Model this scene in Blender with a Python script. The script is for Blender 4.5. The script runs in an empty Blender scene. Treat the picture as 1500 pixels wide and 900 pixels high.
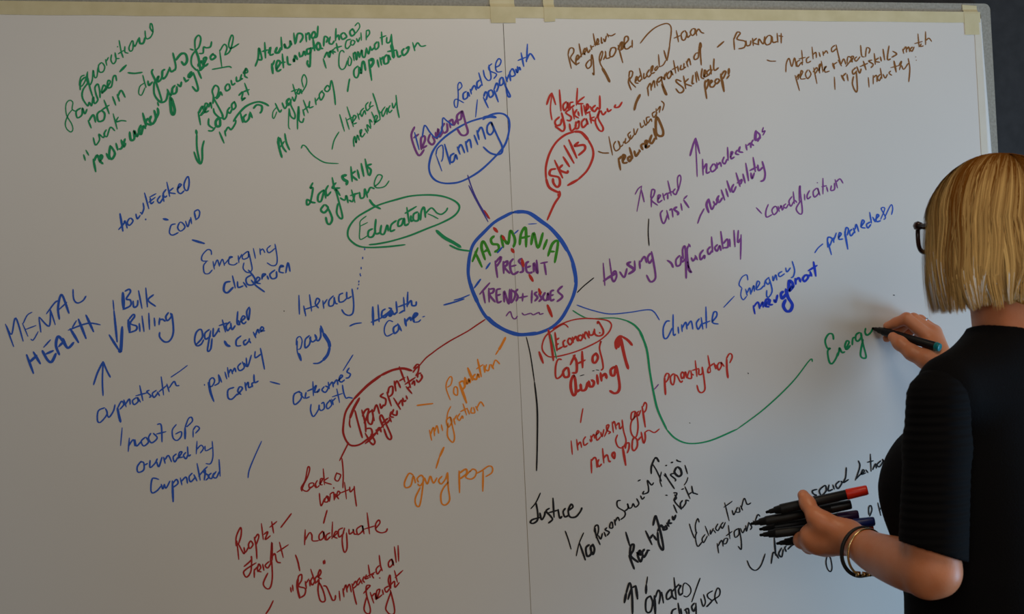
import bpy, math, random
import numpy as np
from mathutils import Vector, Matrix
V = Vector
SC = bpy.context.scene
COL = SC.collection

# ------------------------------------------------------------------ camera
FPX = 2083.33                                     # focal length in pixels of the 1500 x 900 frame
YAW, PIT, ROLL = math.radians(14), math.radians(1.4), math.radians(2.7)
DIST, CAM_H = 2.5, 1.38
cd = V((math.sin(YAW)*math.cos(PIT), math.cos(YAW)*math.cos(PIT), math.sin(PIT)))
r0 = cd.cross(V((0, 0, 1))).normalized(); u0 = r0.cross(cd)
cr = math.cos(ROLL)*r0 - math.sin(ROLL)*u0
cu = math.sin(ROLL)*r0 + math.cos(ROLL)*u0
CP = V((-DIST*cd.x, -DIST*cd.y, CAM_H))
cam = bpy.data.cameras.new('camera'); co = bpy.data.objects.new('camera', cam); COL.objects.link(co)
mw = Matrix.Identity(4)
for i in range(3):
    mw[i][0] = cr[i]; mw[i][1] = cu[i]; mw[i][2] = -cd[i]; mw[i][3] = CP[i]
co.matrix_world = mw
cam.lens = 50; cam.sensor_width = 36; cam.sensor_fit = 'HORIZONTAL'; cam.clip_start = .05
cam.dof.use_dof = True; cam.dof.focus_distance = 2.5; cam.dof.aperture_fstop = 5.6
SC.camera = co

# ------------------------------------------------------------------ world, lights, exposure
SC.view_settings.view_transform = 'Standard'; SC.view_settings.look = 'None'
SC.view_settings.gamma = 1; SC.view_settings.use_curve_mapping = False
SC.view_settings.exposure = 0.0
w = bpy.data.worlds.new('room_light'); SC.world = w; w.use_nodes = True
w.node_tree.nodes['Background'].inputs[0].default_value = (1.0, .85, .72, 1)
w.node_tree.nodes['Background'].inputs[1].default_value = .01
def area(name, loc, aim, sx, sy, col, power, spread=180):
    l = bpy.data.lights.new(name, 'AREA'); l.shape = 'RECTANGLE'; l.size = sx; l.size_y = sy
    l.color = col; l.energy = power; l.spread = math.radians(spread)
    o = bpy.data.objects.new(name, l); COL.objects.link(o); o.location = loc
    o.rotation_euler = (V(aim)-V(loc)).to_track_quat('-Z', 'Y').to_euler()
    return o

area('window_light_right', (3.4, -1.8, 1.62), (-.1, 0, 1.3), 1.0, .75, (.60, .73, .90), 15.5)
area('fill_light_far_right', (3.0, -.9, 1.6), (-.1, 0, 1.3), 1.0, .75, (.54, .68, .84), 5)  # added grazing fill beside the window, fitted to the sheet tones
area('fill_light_low_right', (2.4, -1.2, .55), (.7, 0, .95), .7, .7, (.36, .67, 1.0), 21)  # added blue fill for the lower right of the sheet, no real door
area('fill_light_low_back', (2.5, -2.9, .42), (.6, 0, .95), 1.0, .8, (.74, .90, 1.0), 6)  # added for a pale sheen low on the sheet, no real door
area('fill_light_overhead', (.25, -1.3, 2.7), (.25, -.2, 1.4), .8, .8, (1.0, .82, .59), 7.9)  # unseen overhead source, added to warm the upper sheets
area('fill_light_back', (0, -4.4, 2.3), (.2, 0, 1.4), 2.0, 1.2, (1.0, .92, .82), 14.5)  # unseen fill behind the camera, raised to brighten the woman
area('fill_light_back_left', (-1.6, -3.6, 2.3), (.2, 0, 1.4), 1.4, 1.0, (.95, .97, .95), 9.3)  # unseen neutral fill, added so her skin shows
area('fill_light_low_warm', (.2, -3.2, .5), (.1, 0, 1.0), 1.0, .6, (1.0, .70, .42), 3.4)  # added warm fill for the lower board, no real lamp

# ------------------------------------------------------------------ helpers
def ray(x, y): return cd + cr*((x-750)/FPX) - cu*((y-450)/FPX)
def P(x, y, dep): return CP + ray(x, y)*dep                    # the point seen at (x, y), dep metres along the view axis
def onboard(x, y, Y=0.0):
    v = ray(x, y); return CP + v*((Y-CP.y)/v.y)                # the point of the plane y = Y seen at (x, y)
def props(o, label=None, cat=None, group=None, kind=None):
    if label: o['label'] = label
    if cat: o['category'] = cat
    if group: o['group'] = group
    if kind: o['kind'] = kind
    return o
def mesh(name, vs, fs, mat, parent=None, smooth=True):
    me = bpy.data.meshes.new(name); me.from_pydata([tuple(v) for v in vs], [], [tuple(f) for f in fs]); me.update()
    if smooth: me.polygons.foreach_set('use_smooth', [True]*len(me.polygons))
    if mat: me.materials.append(mat)
    o = bpy.data.objects.new(name, me); COL.objects.link(o)
    if parent:
        o.parent = parent; o.matrix_parent_inverse = Matrix.Translation(-V(parent.location))
    return o
def empty(name, loc):
    o = bpy.data.objects.new(name, None); COL.objects.link(o); o.location = loc; o.empty_display_size = .05; return o
class MB:
    def __init__(s): s.v = []; s.f = []
    def add(s, vs, fs):
        n = len(s.v); s.v += [V(v) for v in vs]; s.f += [tuple(i+n for i in f) for f in fs]; return s
    def box(s, a, b):
        x0, y0, z0 = a; x1, y1, z1 = b
        return s.add([(x0,y0,z0),(x1,y0,z0),(x1,y1,z0),(x0,y1,z0),(x0,y0,z1),(x1,y0,z1),(x1,y1,z1),(x0,y1,z1)],
                     [(0,3,2,1),(4,5,6,7),(0,1,5,4),(1,2,6,5),(2,3,7,6),(3,0,4,7)])
    def tube(s, pts, rad, n=10, closed=False, caps=True):
        pts = [V(p) for p in pts]; m = len(pts); rads = rad if isinstance(rad, (list, tuple)) else [rad]*m
        vs = []; fs = []; up = None
        for i in range(m):
            if closed: t = (pts[(i+1) % m]-pts[i-1]).normalized()
            else: t = (pts[min(i+1, m-1)]-pts[max(i-1, 0)]).normalized()
            if up is None: up = t.orthogonal().normalized()
            up = (up - t*up.dot(t)).normalized(); b = t.cross(up)
            for k in range(n):
                a = 2*math.pi*k/n; vs.append(pts[i] + (up*math.cos(a)+b*math.sin(a))*rads[i])
        for i in range(m if closed else m-1):
            j = (i+1) % m
            for k in range(n): fs.append((i*n+k, i*n+(k+1) % n, j*n+(k+1) % n, j*n+k))
        if caps and not closed: fs += [tuple(range(n-1, -1, -1)), tuple((m-1)*n+k for k in range(n))]
        return s.add(vs, fs)
    def build(s, name, mat, parent=None, smooth=False): return mesh(name, s.v, s.f, mat, parent, smooth)
def mat(name, col, rough=.5, spec=.5, metal=0, noise=None, bump=None, sss=0):
    m = bpy.data.materials.new(name); m.use_nodes = True; nt = m.node_tree; b = nt.nodes['Principled BSDF']
    b.inputs['Base Color'].default_value = (*col, 1); b.inputs['Roughness'].default_value = rough
    b.inputs['Specular IOR Level'].default_value = spec; b.inputs['Metallic'].default_value = metal
    if sss: b.inputs['Subsurface Weight'].default_value = sss; b.inputs['Subsurface Radius'].default_value = (.012, .005, .003); b.inputs['Subsurface Scale'].default_value = .5
    if noise:                                        # (scale, second colour, detail)
        tc = nt.nodes.new('ShaderNodeTexCoord'); n = nt.nodes.new('ShaderNodeTexNoise'); n.inputs['Scale'].default_value = noise[0]; n.inputs['Detail'].default_value = noise[2]
        r = nt.nodes.new('ShaderNodeValToRGB'); r.color_ramp.elements[0].position = .35; r.color_ramp.elements[1].position = .68
        r.color_ramp.elements[0].color = (*col, 1); r.color_ramp.elements[1].color = (*noise[1], 1)
        nt.links.new(tc.outputs['Object'], n.inputs['Vector']); nt.links.new(n.outputs['Fac'], r.inputs['Fac']); nt.links.new(r.outputs['Color'], b.inputs['Base Color'])
    if bump:                                         # (scale, strength)
        tc = nt.nodes.new('ShaderNodeTexCoord'); n = nt.nodes.new('ShaderNodeTexNoise'); n.inputs['Scale'].default_value = bump[0]; n.inputs['Detail'].default_value = 3
        bp = nt.nodes.new('ShaderNodeBump'); bp.inputs['Strength'].default_value = bump[1]; bp.inputs['Distance'].default_value = .002
        nt.links.new(tc.outputs['Object'], n.inputs['Vector']); nt.links.new(n.outputs['Fac'], bp.inputs['Height']); nt.links.new(bp.outputs['Normal'], b.inputs['Normal'])
    return m
# ------------------------------------------------------------------ the room
m_wall = mat('charcoal wall', (.030, .032, .036), .85, .2, noise=(45, (.038, .040, .045), 4), bump=(120, .25))
m_floor = mat('warm carpet', (.22, .15, .09), .9, .2, noise=(60, (.30, .21, .13), 4))
props(MB().box((-4, .03, 0), (4, .15, 2.9)).build('wall_back', m_wall), kind='structure')
props(MB().box((-4, -6, -.1), (4, .15, 0)).build('floor', m_floor), kind='structure')

# ------------------------------------------------------------------ framed display board
m_frame = mat('grey felt covered frame', (.30, .30, .27), .8, .2, noise=(220, (.38, .38, .35), 3), bump=(300, .4))
m_panel = mat('board backing', (.4, .4, .38), .8, .2)
BX0, BX1, BZ0, BZ1 = -.975, .983, .73, 1.991
FI = .021                                             # frame width
board = empty('display_board', (0, .02, BZ0))
props(board, 'grey framed display board hung on the charcoal wall behind the white writing sheets', 'board')
MB().box((BX0+.01, .006, BZ0+.01), (BX1-.01, .03, BZ1-.01)).build('backing_panel', m_panel, board)
def rounded_frame():
    mb = MB(); R = .012; o = []; i = []
    cs = [(BX1-R, BZ1-R, 0), (BX0+R, BZ1-R, 90), (BX0+R, BZ0+R, 180), (BX1-R, BZ0+R, 270)]
    inn = [(BX1-FI, BZ1-FI), (BX0+FI, BZ1-FI), (BX0+FI, BZ0+FI), (BX1-FI, BZ0+FI)]
    for (cx, cz, a0), (ix, iz) in zip(cs, inn):
        for k in range(7):
            a = math.radians(a0+15*k); o.append((cx+R*math.cos(a), cz+R*math.sin(a))); i.append((ix, iz))
    n = len(o); vs = []
    for (x, z), (a, b) in zip(o, i): vs += [(x, .0048, z), (x, .0299, z), (a, .0048, b), (a, .0299, b)]
    fs = []
    for k in range(n):
        p, q = 4*k, 4*((k+1) % n)
        fs += [(p, p+2, q+2, q), (p, q, q+1, p+1), (p+2, p+3, q+3, q+2), (p+1, q+1, q+3, p+3)]
    return mb.add(vs, fs)
rounded_frame().build('frame', m_frame, board)

m_sheet = mat('white writing sheet', (.76, .755, .74), .34, .5, noise=(2.2, (.74, .735, .72), 3))
SEAM, SX0, SX1, SZ0, SZ1 = .0085, -.955, .957, .75, 1.9725
def sheet(name, x0, x1, label, curl):
    mb = MB().box((x0, 0, SZ0), (x1, .003, SZ1))
    if curl:                                          # the free edge curls back towards the board, more the lower it gets
        vs = []; fs = []; nz = 40; nx = 8
        for a in range(nz+1):
            z = SZ1-.012 - (SZ1-.012-SZ0)*a/nz; t = min(1, (SZ1-z)/.28); wd = .003+.0095*t; dp = .0015+.0028*t
            for b in range(nx+1):
                s = b/nx; vs.append((x1-.0005+wd*math.sin(s*1.35)/math.sin(1.35), .0001+dp*(1-math.cos(s*1.35))/(1-math.cos(1.35)), z))
        for a in range(nz):
            for b in range(nx): k = a*(nx+1)+b; fs.append((k, k+nx+1, k+nx+2, k+1))
        mb.add(vs, fs)
    o = mb.build(name, m_sheet)
    return props(o, label, 'whiteboard sheet')
sheetL = sheet('writing_sheet', SX0, SEAM-.0004, 'left white writing sheet covered in green, blue and dark red notes', False)
sheetR = sheet('writing_sheet', SEAM+.0004, SX1, 'right white writing sheet whose edge curls beside the woman', True)
sl_ = mesh('seam_line', [(SEAM-(.0007 if z > 1.6 else .0005), -.0002, z) for z in (SZ0, 1.24, 1.68, SZ1-.03)]+[(SEAM+(.0004 if z > 1.6 else .0002), -.0002, z) for z in (SZ0, 1.24, 1.68, SZ1-.03)],
     [(0, 4, 5, 1), (1, 5, 6, 2), (2, 6, 7, 3)], mat('brown sheet edge', (.26, .19, .11), .7), sheetR, False)
sl_.data.materials.append(mat('pale sheet edge', (.36, .33, .30), .7)); sl_.data.materials.append(mat('dark sheet edge', (.10, .09, .08), .7))
for i_ in range(3): sl_.data.polygons[i_].material_index = i_

# ------------------------------------------------------------------ masking tape
m_tape = mat('masking tape', (.64, .58, .36), .6, .3, noise=(30, (.71, .65, .43), 3))
m_tape2 = mat('thin masking tape', (.72, .69, .60), .6, .3, noise=(30, (.745, .72, .64), 3))
def tape(x0, x1, z0, z1, label, m=m_tape, y=-.0006, skew=0, bend=0):
    # a strip with slightly torn ends; bend lets its top lie back on the frame
    vs = []; fs = []; n = 14; rnd = random.Random(label); lo = (x1-x0) < (z1-z0)
    for a in range(n+1):
        t = a/n
        if lo:
            z = z0+(z1-z0)*t; e = [x0+skew*t, x1+skew*t]; yy = y if z < SZ1 else y+.0045*min(1, (z-SZ1)/.006)*bend
            for x in e:
                zz = z + (rnd.uniform(-.0012, .0012) if a in (0, n) else 0); vs += [(x, yy, zz), (x, yy+.0003, zz)]
        else:
            x = x0+(x1-x0)*t
            for z in (z0+rnd.uniform(-.0006, .0006), z1): vs += [(x, y, z), (x, y+.0003, z)]
    for a in range(n):
        k = 4*a; fs += [(k, k+4, k+6, k+2), (k+1, k+3, k+7, k+5), (k, k+1, k+5, k+4), (k+2, k+6, k+7, k+3)]
    fs += [(0, 2, 3, 1), (4*n, 4*n+1, 4*n+3, 4*n+2)]
    o = mesh('masking_tape', vs, fs, m, None, False)
    return props(o, label, 'tape', 'masking tape strips')
tape(SX0, SEAM-.003, 1.9505, 1.9732, 'long masking tape strip along the top of the left sheet')
tape(SEAM+.001, SX1, 1.9525, 1.9732, 'long masking tape strip along the top of the right sheet')
tape(-.014, .031, 1.943, 1.989, 'upright piece of masking tape over the seam between the sheets', y=-.0011, bend=1)
tape(.084, .104, 1.947, 1.989, 'narrow upright masking tape piece just right of the seam', y=-.0011, bend=1)
tape(.922, .953, 1.928, 1.987, 'upright masking tape piece at the top right corner of the sheet', y=-.0011, bend=1)
tape(.943, .957, .76, 1.951, 'long pale masking tape strip down the right edge of the sheet', m_tape2, y=-.0008)

# ------------------------------------------------------------------ handwriting
INK = {n: mat('marker ink '+n, c, .6, .2) for n, c in dict(
    green=(.016, .33, .135), leaf=(.05, .32, .025), blue=(.028, .12, .62), ultra=(.016, .055, .64), indigo=(.07, .06, .38), purple=(.24, .07, .33),
    red=(.58, .042, .03), dred=(.44, .024, .022), brown=(.255, .108, .027), orange=(.92, .29, .03), black=(.017, .016, .018)).items()}
def spline(pts, per=6):
    if len(pts) < 3:
        (a, b) = (pts[0], pts[-1]); return [(a[0]+(b[0]-a[0])*t/4, a[1]+(b[1]-a[1])*t/4) for t in range(5)]
    closed = abs(pts[0][0]-pts[-1][0])+abs(pts[0][1]-pts[-1][1]) < .2
    out = []; n = len(pts)
    for i in range(n-1):
        p1, p2 = pts[i], pts[i+1]
        p0 = pts[i-1] if i else (pts[-2] if closed else p1)
        p3 = pts[i+2] if i+2 < n else (pts[1] if closed else p2)
        for s in range(per):
            t = s/per; t2 = t*t; t3 = t2*t
            out.append(tuple(.5*(2*p1[k]+(p2[k]-p0[k])*t+(2*p0[k]-5*p1[k]+4*p2[k]-p3[k])*t2+(3*p1[k]-p0[k]-3*p2[k]+p3[k])*t3) for k in (0, 1)))
    return out+[pts[-1]]
ORG = [0, 0, 1]; LAYER = [0]; rng = random.Random(4)
def O(x, y, s): ORG[:] = [x, y, s]
def ribbon(mb, pts, wid, y):
    # a flat marker stroke on the sheet: slightly wider on downstrokes, thinner at its end, with round ends
    pts = [pts[0]]+[q for p, q in zip(pts, pts[1:]) if abs(p[0]-q[0])+abs(p[1]-q[1]) > .05]
    if len(pts) < 2: return
    n = len(pts); ph = rng.uniform(0, 6); L = []; Rr = []
    for i, (x, yy) in enumerate(pts):
        a = pts[max(i-1, 0)]; b = pts[min(i+1, n-1)]; dx, dy = b[0]-a[0], b[1]-a[1]; d = math.hypot(dx, dy) or 1; dx /= d; dy /= d
        w_ = wid*.5*(.86+.22*abs(dy)+.06*math.sin(i*.45+ph)); e = min(i, n-1-i)
        if e == 0: w_ *= .62
        elif e == 1: w_ *= .9
        L.append((x-dy*w_, yy+dx*w_)); Rr.append((x+dy*w_, yy-dx*w_))
    a, b = pts[0], pts[1]; d = math.hypot(b[0]-a[0], b[1]-a[1]) or 1; head = (a[0]-(b[0]-a[0])/d*wid*.35, a[1]-(b[1]-a[1])/d*wid*.35)
    a, b = pts[-1], pts[-2]; d = math.hypot(b[0]-a[0], b[1]-a[1]) or 1; tail = (a[0]-(b[0]-a[0])/d*wid*.35, a[1]-(b[1]-a[1])/d*wid*.35)
    vs = [onboard(*p, y) for p in L+Rr+[head, tail]]
    fs = [(i, i+1, n+i+1, n+i) for i in range(n-1)]+[(2*n, 0, n), (2*n+1, 2*n-1, n-1)]
    mb.add(vs, fs)
WSC = 1.0
def ink(name, label, col, wid, data):
    mb = MB(); ox, oy, s = ORG; mx = []
    for st in data.split(';'):
        w_ = wid
        if '!' in st: a, st = st.split('!'); w_ = float(a)
        pts = [(ox+float(a)/s, oy+float(b)/s) for a, b in (q.split(',') for q in st.split())]
        LAYER[0] += 1; ribbon(mb, spline(pts), w_*WSC, -.00025-(LAYER[0] % 100)*.000003); mx += [p[0] for p in pts]
    par = sheetL if onboard(sum(mx)/len(mx), 450).x < SEAM else sheetR
    o = mb.build(name, INK[col], par); o['label'] = label; return o
NAMES = dict(green='green', leaf='leaf green', blue='blue', ultra='bright blue', indigo='indigo', purple='purple', red='red', dred='dark red', brown='brown', orange='orange', black='black')
def W(t, c, w_, d): ink('written_word', NAMES[c]+' handwriting: '+t, c, w_, d)
def R(t, c, w_, d): ink('drawn_ring', t, c, w_, d)
def C(t, c, w_, d): ink('drawn_line', t, c, w_, d)
def A(t, c, w_, d): ink('drawn_arrow', t, c, w_, d)
# ---- centre of the map
O(660,300,7.5)
R("thick blue ring around the centre title","blue",4.6,"690,85 800,78 880,100 1000,185 1100,260 1210,385 1300,530 1350,660 1378,800 1375,900 1345,1010 1290,1130 1210,1260 1100,1355 950,1415 800,1430 710,1420 600,1380 480,1310 380,1220 300,1080 235,930 200,800 195,700 215,540 260,420 370,300 480,195 600,125 690,85;5.8!720,80 800,78 880,100 1000,185 1100,260 1210,385 1290,515;6!950,1412 800,1428 710,1420 600,1380 480,1310 400,1235;5.4!300,1080 245,955 215,860;5.2!1340,630 1372,780 1375,860")
W("TASMANIA","leaf",3.9,"240,625 300,475;270,520 345,685;380,605 340,470 365,405 440,560;365,520 415,490;480,345 445,380 460,430 520,440 530,490 485,520;580,470 560,340 630,430 655,290 690,330 710,400 690,465;760,440 775,320 825,255 830,465;765,370 870,345;885,440 915,310 960,475 1015,310;1060,385 1020,490;1070,565 1120,430 1180,410 1145,635;1085,515 1140,515")
W("PRESENT","purple",3.4,"490,620 515,800;490,640 550,575 545,620 505,680;580,625 585,755;585,640 625,620 620,660 595,690 650,755;690,595 655,640 660,720 690,765 745,735;660,680 720,665;785,590 750,620 790,670 795,730 760,745;860,625 830,650 835,730 870,750 900,740;840,690 880,675;915,740 915,640 955,755 945,610;990,645 1065,630;1030,640 1050,770")
C("red dash crossing the centre title","red",4.6,"475,255 515,300")
C("red dash crossing the centre title","red",4.6,"570,345 595,385")
C("red dash crossing the centre title","red",4.6,"670,485 695,525")
C("red dash crossing the centre title","red",4.6,"785,600 800,680")
C("red dash crossing the centre title","red",4.6,"865,770 905,840")
C("light blue dash crossing the centre title","blue",3.2,"390,705 435,640")
C("light blue dash crossing the centre title","blue",3.2,"2.6!515,530 570,465")
C("light blue dash crossing the centre title","blue",3.2,"2.2!700,320 745,280")
C("light blue dash crossing the centre title","blue",3.2,"1.8!855,213 945,208")
C("light blue dash crossing the centre title","blue",3.2,"260,915 330,820")
O(680,380,7.5)
W("TRENDS","purple",3.2,"170,385 280,260;205,340 230,480;270,320 275,470;275,330 325,325 315,365 280,390 340,470;400,325 355,345 365,470 410,460;360,400 400,385;440,470 440,350 490,490 500,330;520,330 515,480;520,340 560,370 550,430 515,480;590,330 565,360 590,410 570,460")
W("+","purple",3,"645,375 640,460;600,425 695,405")
W("ISSUES","purple",3.2,"745,345 740,480;800,360 775,380 805,420 775,460;850,360 825,385 850,430 820,465;890,365 865,410 880,450 910,440 920,370 925,450;985,340 950,360 950,450 990,440;950,400 980,390;1080,295 1030,350 1080,410 1020,465")
C("thin purple squiggle under the title","purple",2,"460,625 490,585 510,580 530,640 560,655 585,625;635,590 660,612 705,600 735,595 760,610 820,585 830,605 870,595")
C("short red dash inside the ring","red",4.6,"915,505 965,630")
C("red dash over the word ISSUES","red",4.2,"820,325 840,385")
# ---- education
O(500,280,7.5)
W("Education","green",3,"1.8!275,275 210,330 205,400 205,530 290,490;1.8!210,385 290,345;345,415 300,440 298,500 345,500 378,430;380,310 370,430 385,470 430,455;440,375 430,460 470,470 505,375 515,440;605,325 550,370 540,440 590,425;670,300 630,325 625,385 665,370 690,300 700,375 740,360;720,180 745,350;700,245 825,170;765,270 765,330 790,320;840,230 795,255 795,320 845,320 850,240;870,320 880,220 910,180 925,290;2.4!925,250 990,185 1050,240 1100,255 1150,220 1168,185;1.8!950,250 1010,275 1065,305")
R("green ring around Education","green",2.8,"700,590 500,612 300,620 180,600 90,530 70,460 95,380 170,290 300,210 420,150 600,95 760,55 950,42 1100,55 1220,95 1290,150 1290,210 1230,280 1100,350 950,410 750,490 550,550 400,580 305,590")
C("short green tick above the Education ring","green",3.4,"310,95 350,150 430,195")
A("thick green arrow from Education to the centre","green",5,"1045,435 1130,510 1230,565 1310,615;3!1190,595 1290,640 1420,660")
C("dotted blue line below Education","blue",1.8,"257,630 258,648;235,725 235,748;218,835 218,858;208,905 206,925;195,985 192,1005;182,1060 178,1080")
# ---- planning
O(590,150,7.5)
W("Planning","blue",2.8,"1.9!365,575 430,755;1.9!365,580 380,510 430,470 445,520 440,610 425,650;460,460 520,680;565,560 525,590 525,655 560,645 580,575 600,628;600,490 630,570;605,520 640,465 680,555;690,430 715,545;690,455 735,410 755,500;785,360 825,465;815,310 840,410;820,340 865,275 910,405;965,215 930,260 930,330 965,355 1000,300 970,215 1040,370 1090,480 1090,550 1040,575 960,555 885,490")
R("blue ring around Planning","blue",3,"4.5!1025,165 960,155 880,170;880,170 720,220 560,310 420,420 330,540 290,680 300,780 350,850 430,885 530,890 640,870 780,800 900,710 1050,560 1130,450 1170,300 1165,190 1120,135 1050,120 960,140 880,190")
W("Economy overwritten in purple","purple",3.2,"130,270 95,380 170,580 235,520;120,390 175,350;205,520 200,400 235,370 245,410 215,500 265,475;300,350 280,420 320,465 350,430 325,370;360,330 375,400 390,290 400,380 440,330;460,230 430,280 450,335 490,310 485,230;510,200 525,280;515,210 545,190 560,250 595,190 610,240;650,95 600,140 600,190 640,180 652,95 690,230 715,320 690,360 640,355 598,290")
W("blue letters under the purple word","blue",2.2,"130,330 180,520;215,380 235,262 260,268 300,330 370,390 430,300 440,175 480,200 550,255")
O(420,60,3)
C("short blue slash below Land Use","blue",2,"838,258 830,335")
C("thin blue and purple line from Planning to the centre","indigo",1.9,"795,590 815,650 845,715 885,780;800,635 835,705 885,795")
C("red end of the line from Planning","red",2.6,"868,745 892,782")
# ---- skills ring
O(780,180,6)
W("Skills","red",3.6,"205,405 160,415 155,460 230,480 240,540 215,565 185,530 180,490;195,330 265,485;265,370 235,410 300,440 312,420;270,300 325,385;278,200 365,355;320,150 390,310;405,170 370,205 450,195 460,235 405,285")
R("red ring around Skills","red",3.2,"4.2!310,550 400,500;400,500 480,420 530,310 530,230 490,150;4.4!490,150 430,85 370,78;370,78 290,105 210,170 150,270 118,390 120,490;3.8!120,490 150,570 235,615")
C("red line from Skills to the centre","red",3.2,"235,600 240,640 190,720 130,855;225,625 235,655")
# ---- top left green notes
O(90,30,10)
W("first note, generational","green",2.2,"340,800 285,830 265,940 300,960 350,880 385,750;3.4!370,830 385,900 400,940;380,760 385,880 410,950 450,880 465,730 485,830 520,820 535,690;590,615 545,660 555,750 610,750 635,680 600,620;645,570 665,660;650,610 690,540;735,500 725,580 760,635 800,580 790,475;785,470 800,550 850,555;845,290 875,450 905,545;820,390 825,380;830,490 910,440;930,380 930,460 980,480;1030,300 990,400 1010,450 1045,420 1050,310 1025,300;1045,300 1075,380 1130,260;3.2!1140,250 1150,330 1200,330 1225,250;1225,150 1240,260 1300,250 1340,170 1330,70 1305,45 1300,110 1340,170")
C("thick green dash","green",3.6,"855,750 950,655")
C("green dash before the deficits note","green",3,"975,765 1070,775 1185,760")
O(90,110,6)
W("families","green",2.6,"1.8!130,320 95,300 100,240 70,222 40,260 45,350 90,430 100,480 80,500 45,470 35,420 60,350 95,305;170,290 130,320 140,375 180,350 185,290 205,340 225,300;230,20 250,110 275,190;165,130 170,60 210,20 235,60 190,130 185,200 230,270 245,240 265,270 280,190 290,250 320,220 305,170 295,110 320,80 335,130 340,200;350,150 370,90 390,110 355,160 400,120;400,110 410,50 430,60 405,110 440,100 455,20 475,5 485,50")
W("not","green",3,"235,400 262,465;240,405 280,350 300,415;350,315 315,345 325,405 370,395 380,340 350,315;375,220 420,340;350,310 420,265")
W("in","green",2.8,"450,190 478,265;490,170 510,230;495,190 525,135 560,195")
W("work","green",2.4,"280,550 300,615 335,570 330,520 370,550 380,500 ;395,480 375,520 400,540 430,460 470,490 ;455,340 490,475;500,370 480,410 530,400 570,405")
W("opening quote mark","green",2.6,"195,700 210,750;215,660 240,705")
W("never","green",3.4,"280,740 302,850;285,760 315,705 335,760;335,765 360,720 345,705 335,750 365,780;395,690 420,740;430,620 420,700 440,740 470,690 435,625;480,600 495,660;505,650 530,640 560,560;525,570 545,630 565,600")
W("worked","green",3.6,"600,500 610,570 640,560 640,490 665,540 690,470;700,440 680,490 700,520 720,450 740,470;715,335 745,450;760,380 740,420 790,440;790,360 775,400 800,430 830,380 815,310;845,290 850,340 820,400")
W("closing quote mark","green",2.6,"845,240 855,270")
O(195,40,6)
W("deficits","green",3,"2!85,420 100,480 115,530;1.8!100,490 60,520 50,580 75,595 105,530;130,470 140,510 170,480;175,370 165,400 200,480 250,640 220,640 185,580 185,480;200,470 225,430 215,480 250,450 260,380;280,370 255,390 260,450 290,430 320,360;320,350 335,390 370,370;350,225 375,340 365,380;3.6!375,290 420,235 460,235 475,290 450,330 425,300")
W("for","green",2.6,"545,190 545,110 575,70 595,100 580,170 545,210 515,260 515,330 560,380;3.6!545,190 575,270 590,370;580,230 615,225 620,175 645,180 680,170 690,125;500,190 530,200")
W("young","green",3.2,"215,640 250,660 290,640 310,560;300,545 330,600 345,540;4.4!325,610 335,740 355,765 365,720 335,620;370,510 345,540 350,585 380,570 385,520;390,500 415,520 425,480;445,440 465,480;460,480 490,460;4!515,390 490,420 495,440 530,400;530,400 570,530 555,560 520,520")
W("people","green",3.2,"565,370 600,450;4.4!570,340 600,300 620,340 585,380;620,330 645,270 620,275 625,340 660,320;705,230 680,260 690,285 725,260 700,235;2.4!760,200 780,350;2.4!765,205 800,150 825,180 805,245;2.4!805,245 850,210 880,100 865,70 840,150 860,185 930,145")
C("green base stroke under the word people","green",2.4,"695,370 780,355 840,345 865,355")
O(280,90,5.806)
W("performance","green",2.8,"60,430 80,540;4!65,440 95,385 110,420 80,460;110,440 140,370 120,360 115,430 150,420;150,390 165,350 175,400;185,360 190,300 180,250 205,205 235,230 220,300 190,310;190,310 250,420 270,470 245,480 200,440 190,400;215,320 240,290 250,260 265,290;310,190 290,220 300,250 330,230 320,190;340,160 350,200 375,185;385,130 390,170 430,150;430,110 420,150 440,145;470,60 445,100 480,90 465,60 455,120 480,140")
W("lowest, uneven letters","green",2.8,"150,485 150,540 190,570;145,590 180,590 205,560;4!235,480 210,510 215,550 245,545 245,490;260,430 275,490 300,470 310,410 ;330,390 310,420 330,440 350,400;370,340 345,370 355,410 380,385 370,345;405,290 440,260 430,320 460,310 430,335;455,185 490,285;440,260 495,240")
W("in","green",2.8,"240,600 280,695;285,590 295,635;290,600 315,560 340,580 375,530 380,500")
W("Tas","green",3.2,"360,510 400,450 470,380 560,345 620,355 660,378;420,440 440,520;470,450 445,480 460,515 490,490 500,440;500,430 520,480 ;530,400 560,370 600,380 600,420 585,440")
A("green arrow pointing down","green",3,"4!42,585 48,620;48,620 50,740 75,865;25,770 50,840 80,870 95,830 95,740 110,675")
O(365,25,8.333)
W("students","green",3,"75,600 110,500 120,380 150,480 150,520 110,520;190,310 200,500;160,420 230,400;235,440 260,370 255,460 300,450;3.8!340,370 320,430 360,430 390,370;390,245 400,400;440,380 430,330 460,380 500,350 500,290 520,340;545,195 560,330;570,320 590,210 640,205 655,250 620,310")
W("not","green",3,"690,200 700,300;695,220 730,195 740,280;790,175 760,230 780,260 810,220 790,175;840,110 830,230 800,250")
W("returning","green",3.2,"3.8!275,570 290,690;285,590 310,530;330,640 380,560 350,530 330,590 345,660 390,640;405,450 420,620;375,560 440,550;465,480 475,570 510,580;540,510 550,545 560,470 590,520;610,430 620,490;625,480 650,470 670,420 690,470;745,380 705,400 710,450 750,430 750,380 745,560 735,605 710,570 715,530")
W("to","green",3.4,"780,270 800,410;760,390 820,350;850,310 820,350 840,400 870,370 850,310;870,380 900,385")
W("school","green",2.8,"910,355 920,240 960,260 940,310;990,240 975,310 1010,330 1040,290;1060,140 1055,290;1060,250 1090,220 1100,280;1150,190 1120,220 1140,270 1190,240 1160,190;1265,140 1230,180 1250,230 1290,200 1265,145;1.8!1300,200 1350,120 1330,70 1290,110")
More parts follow.
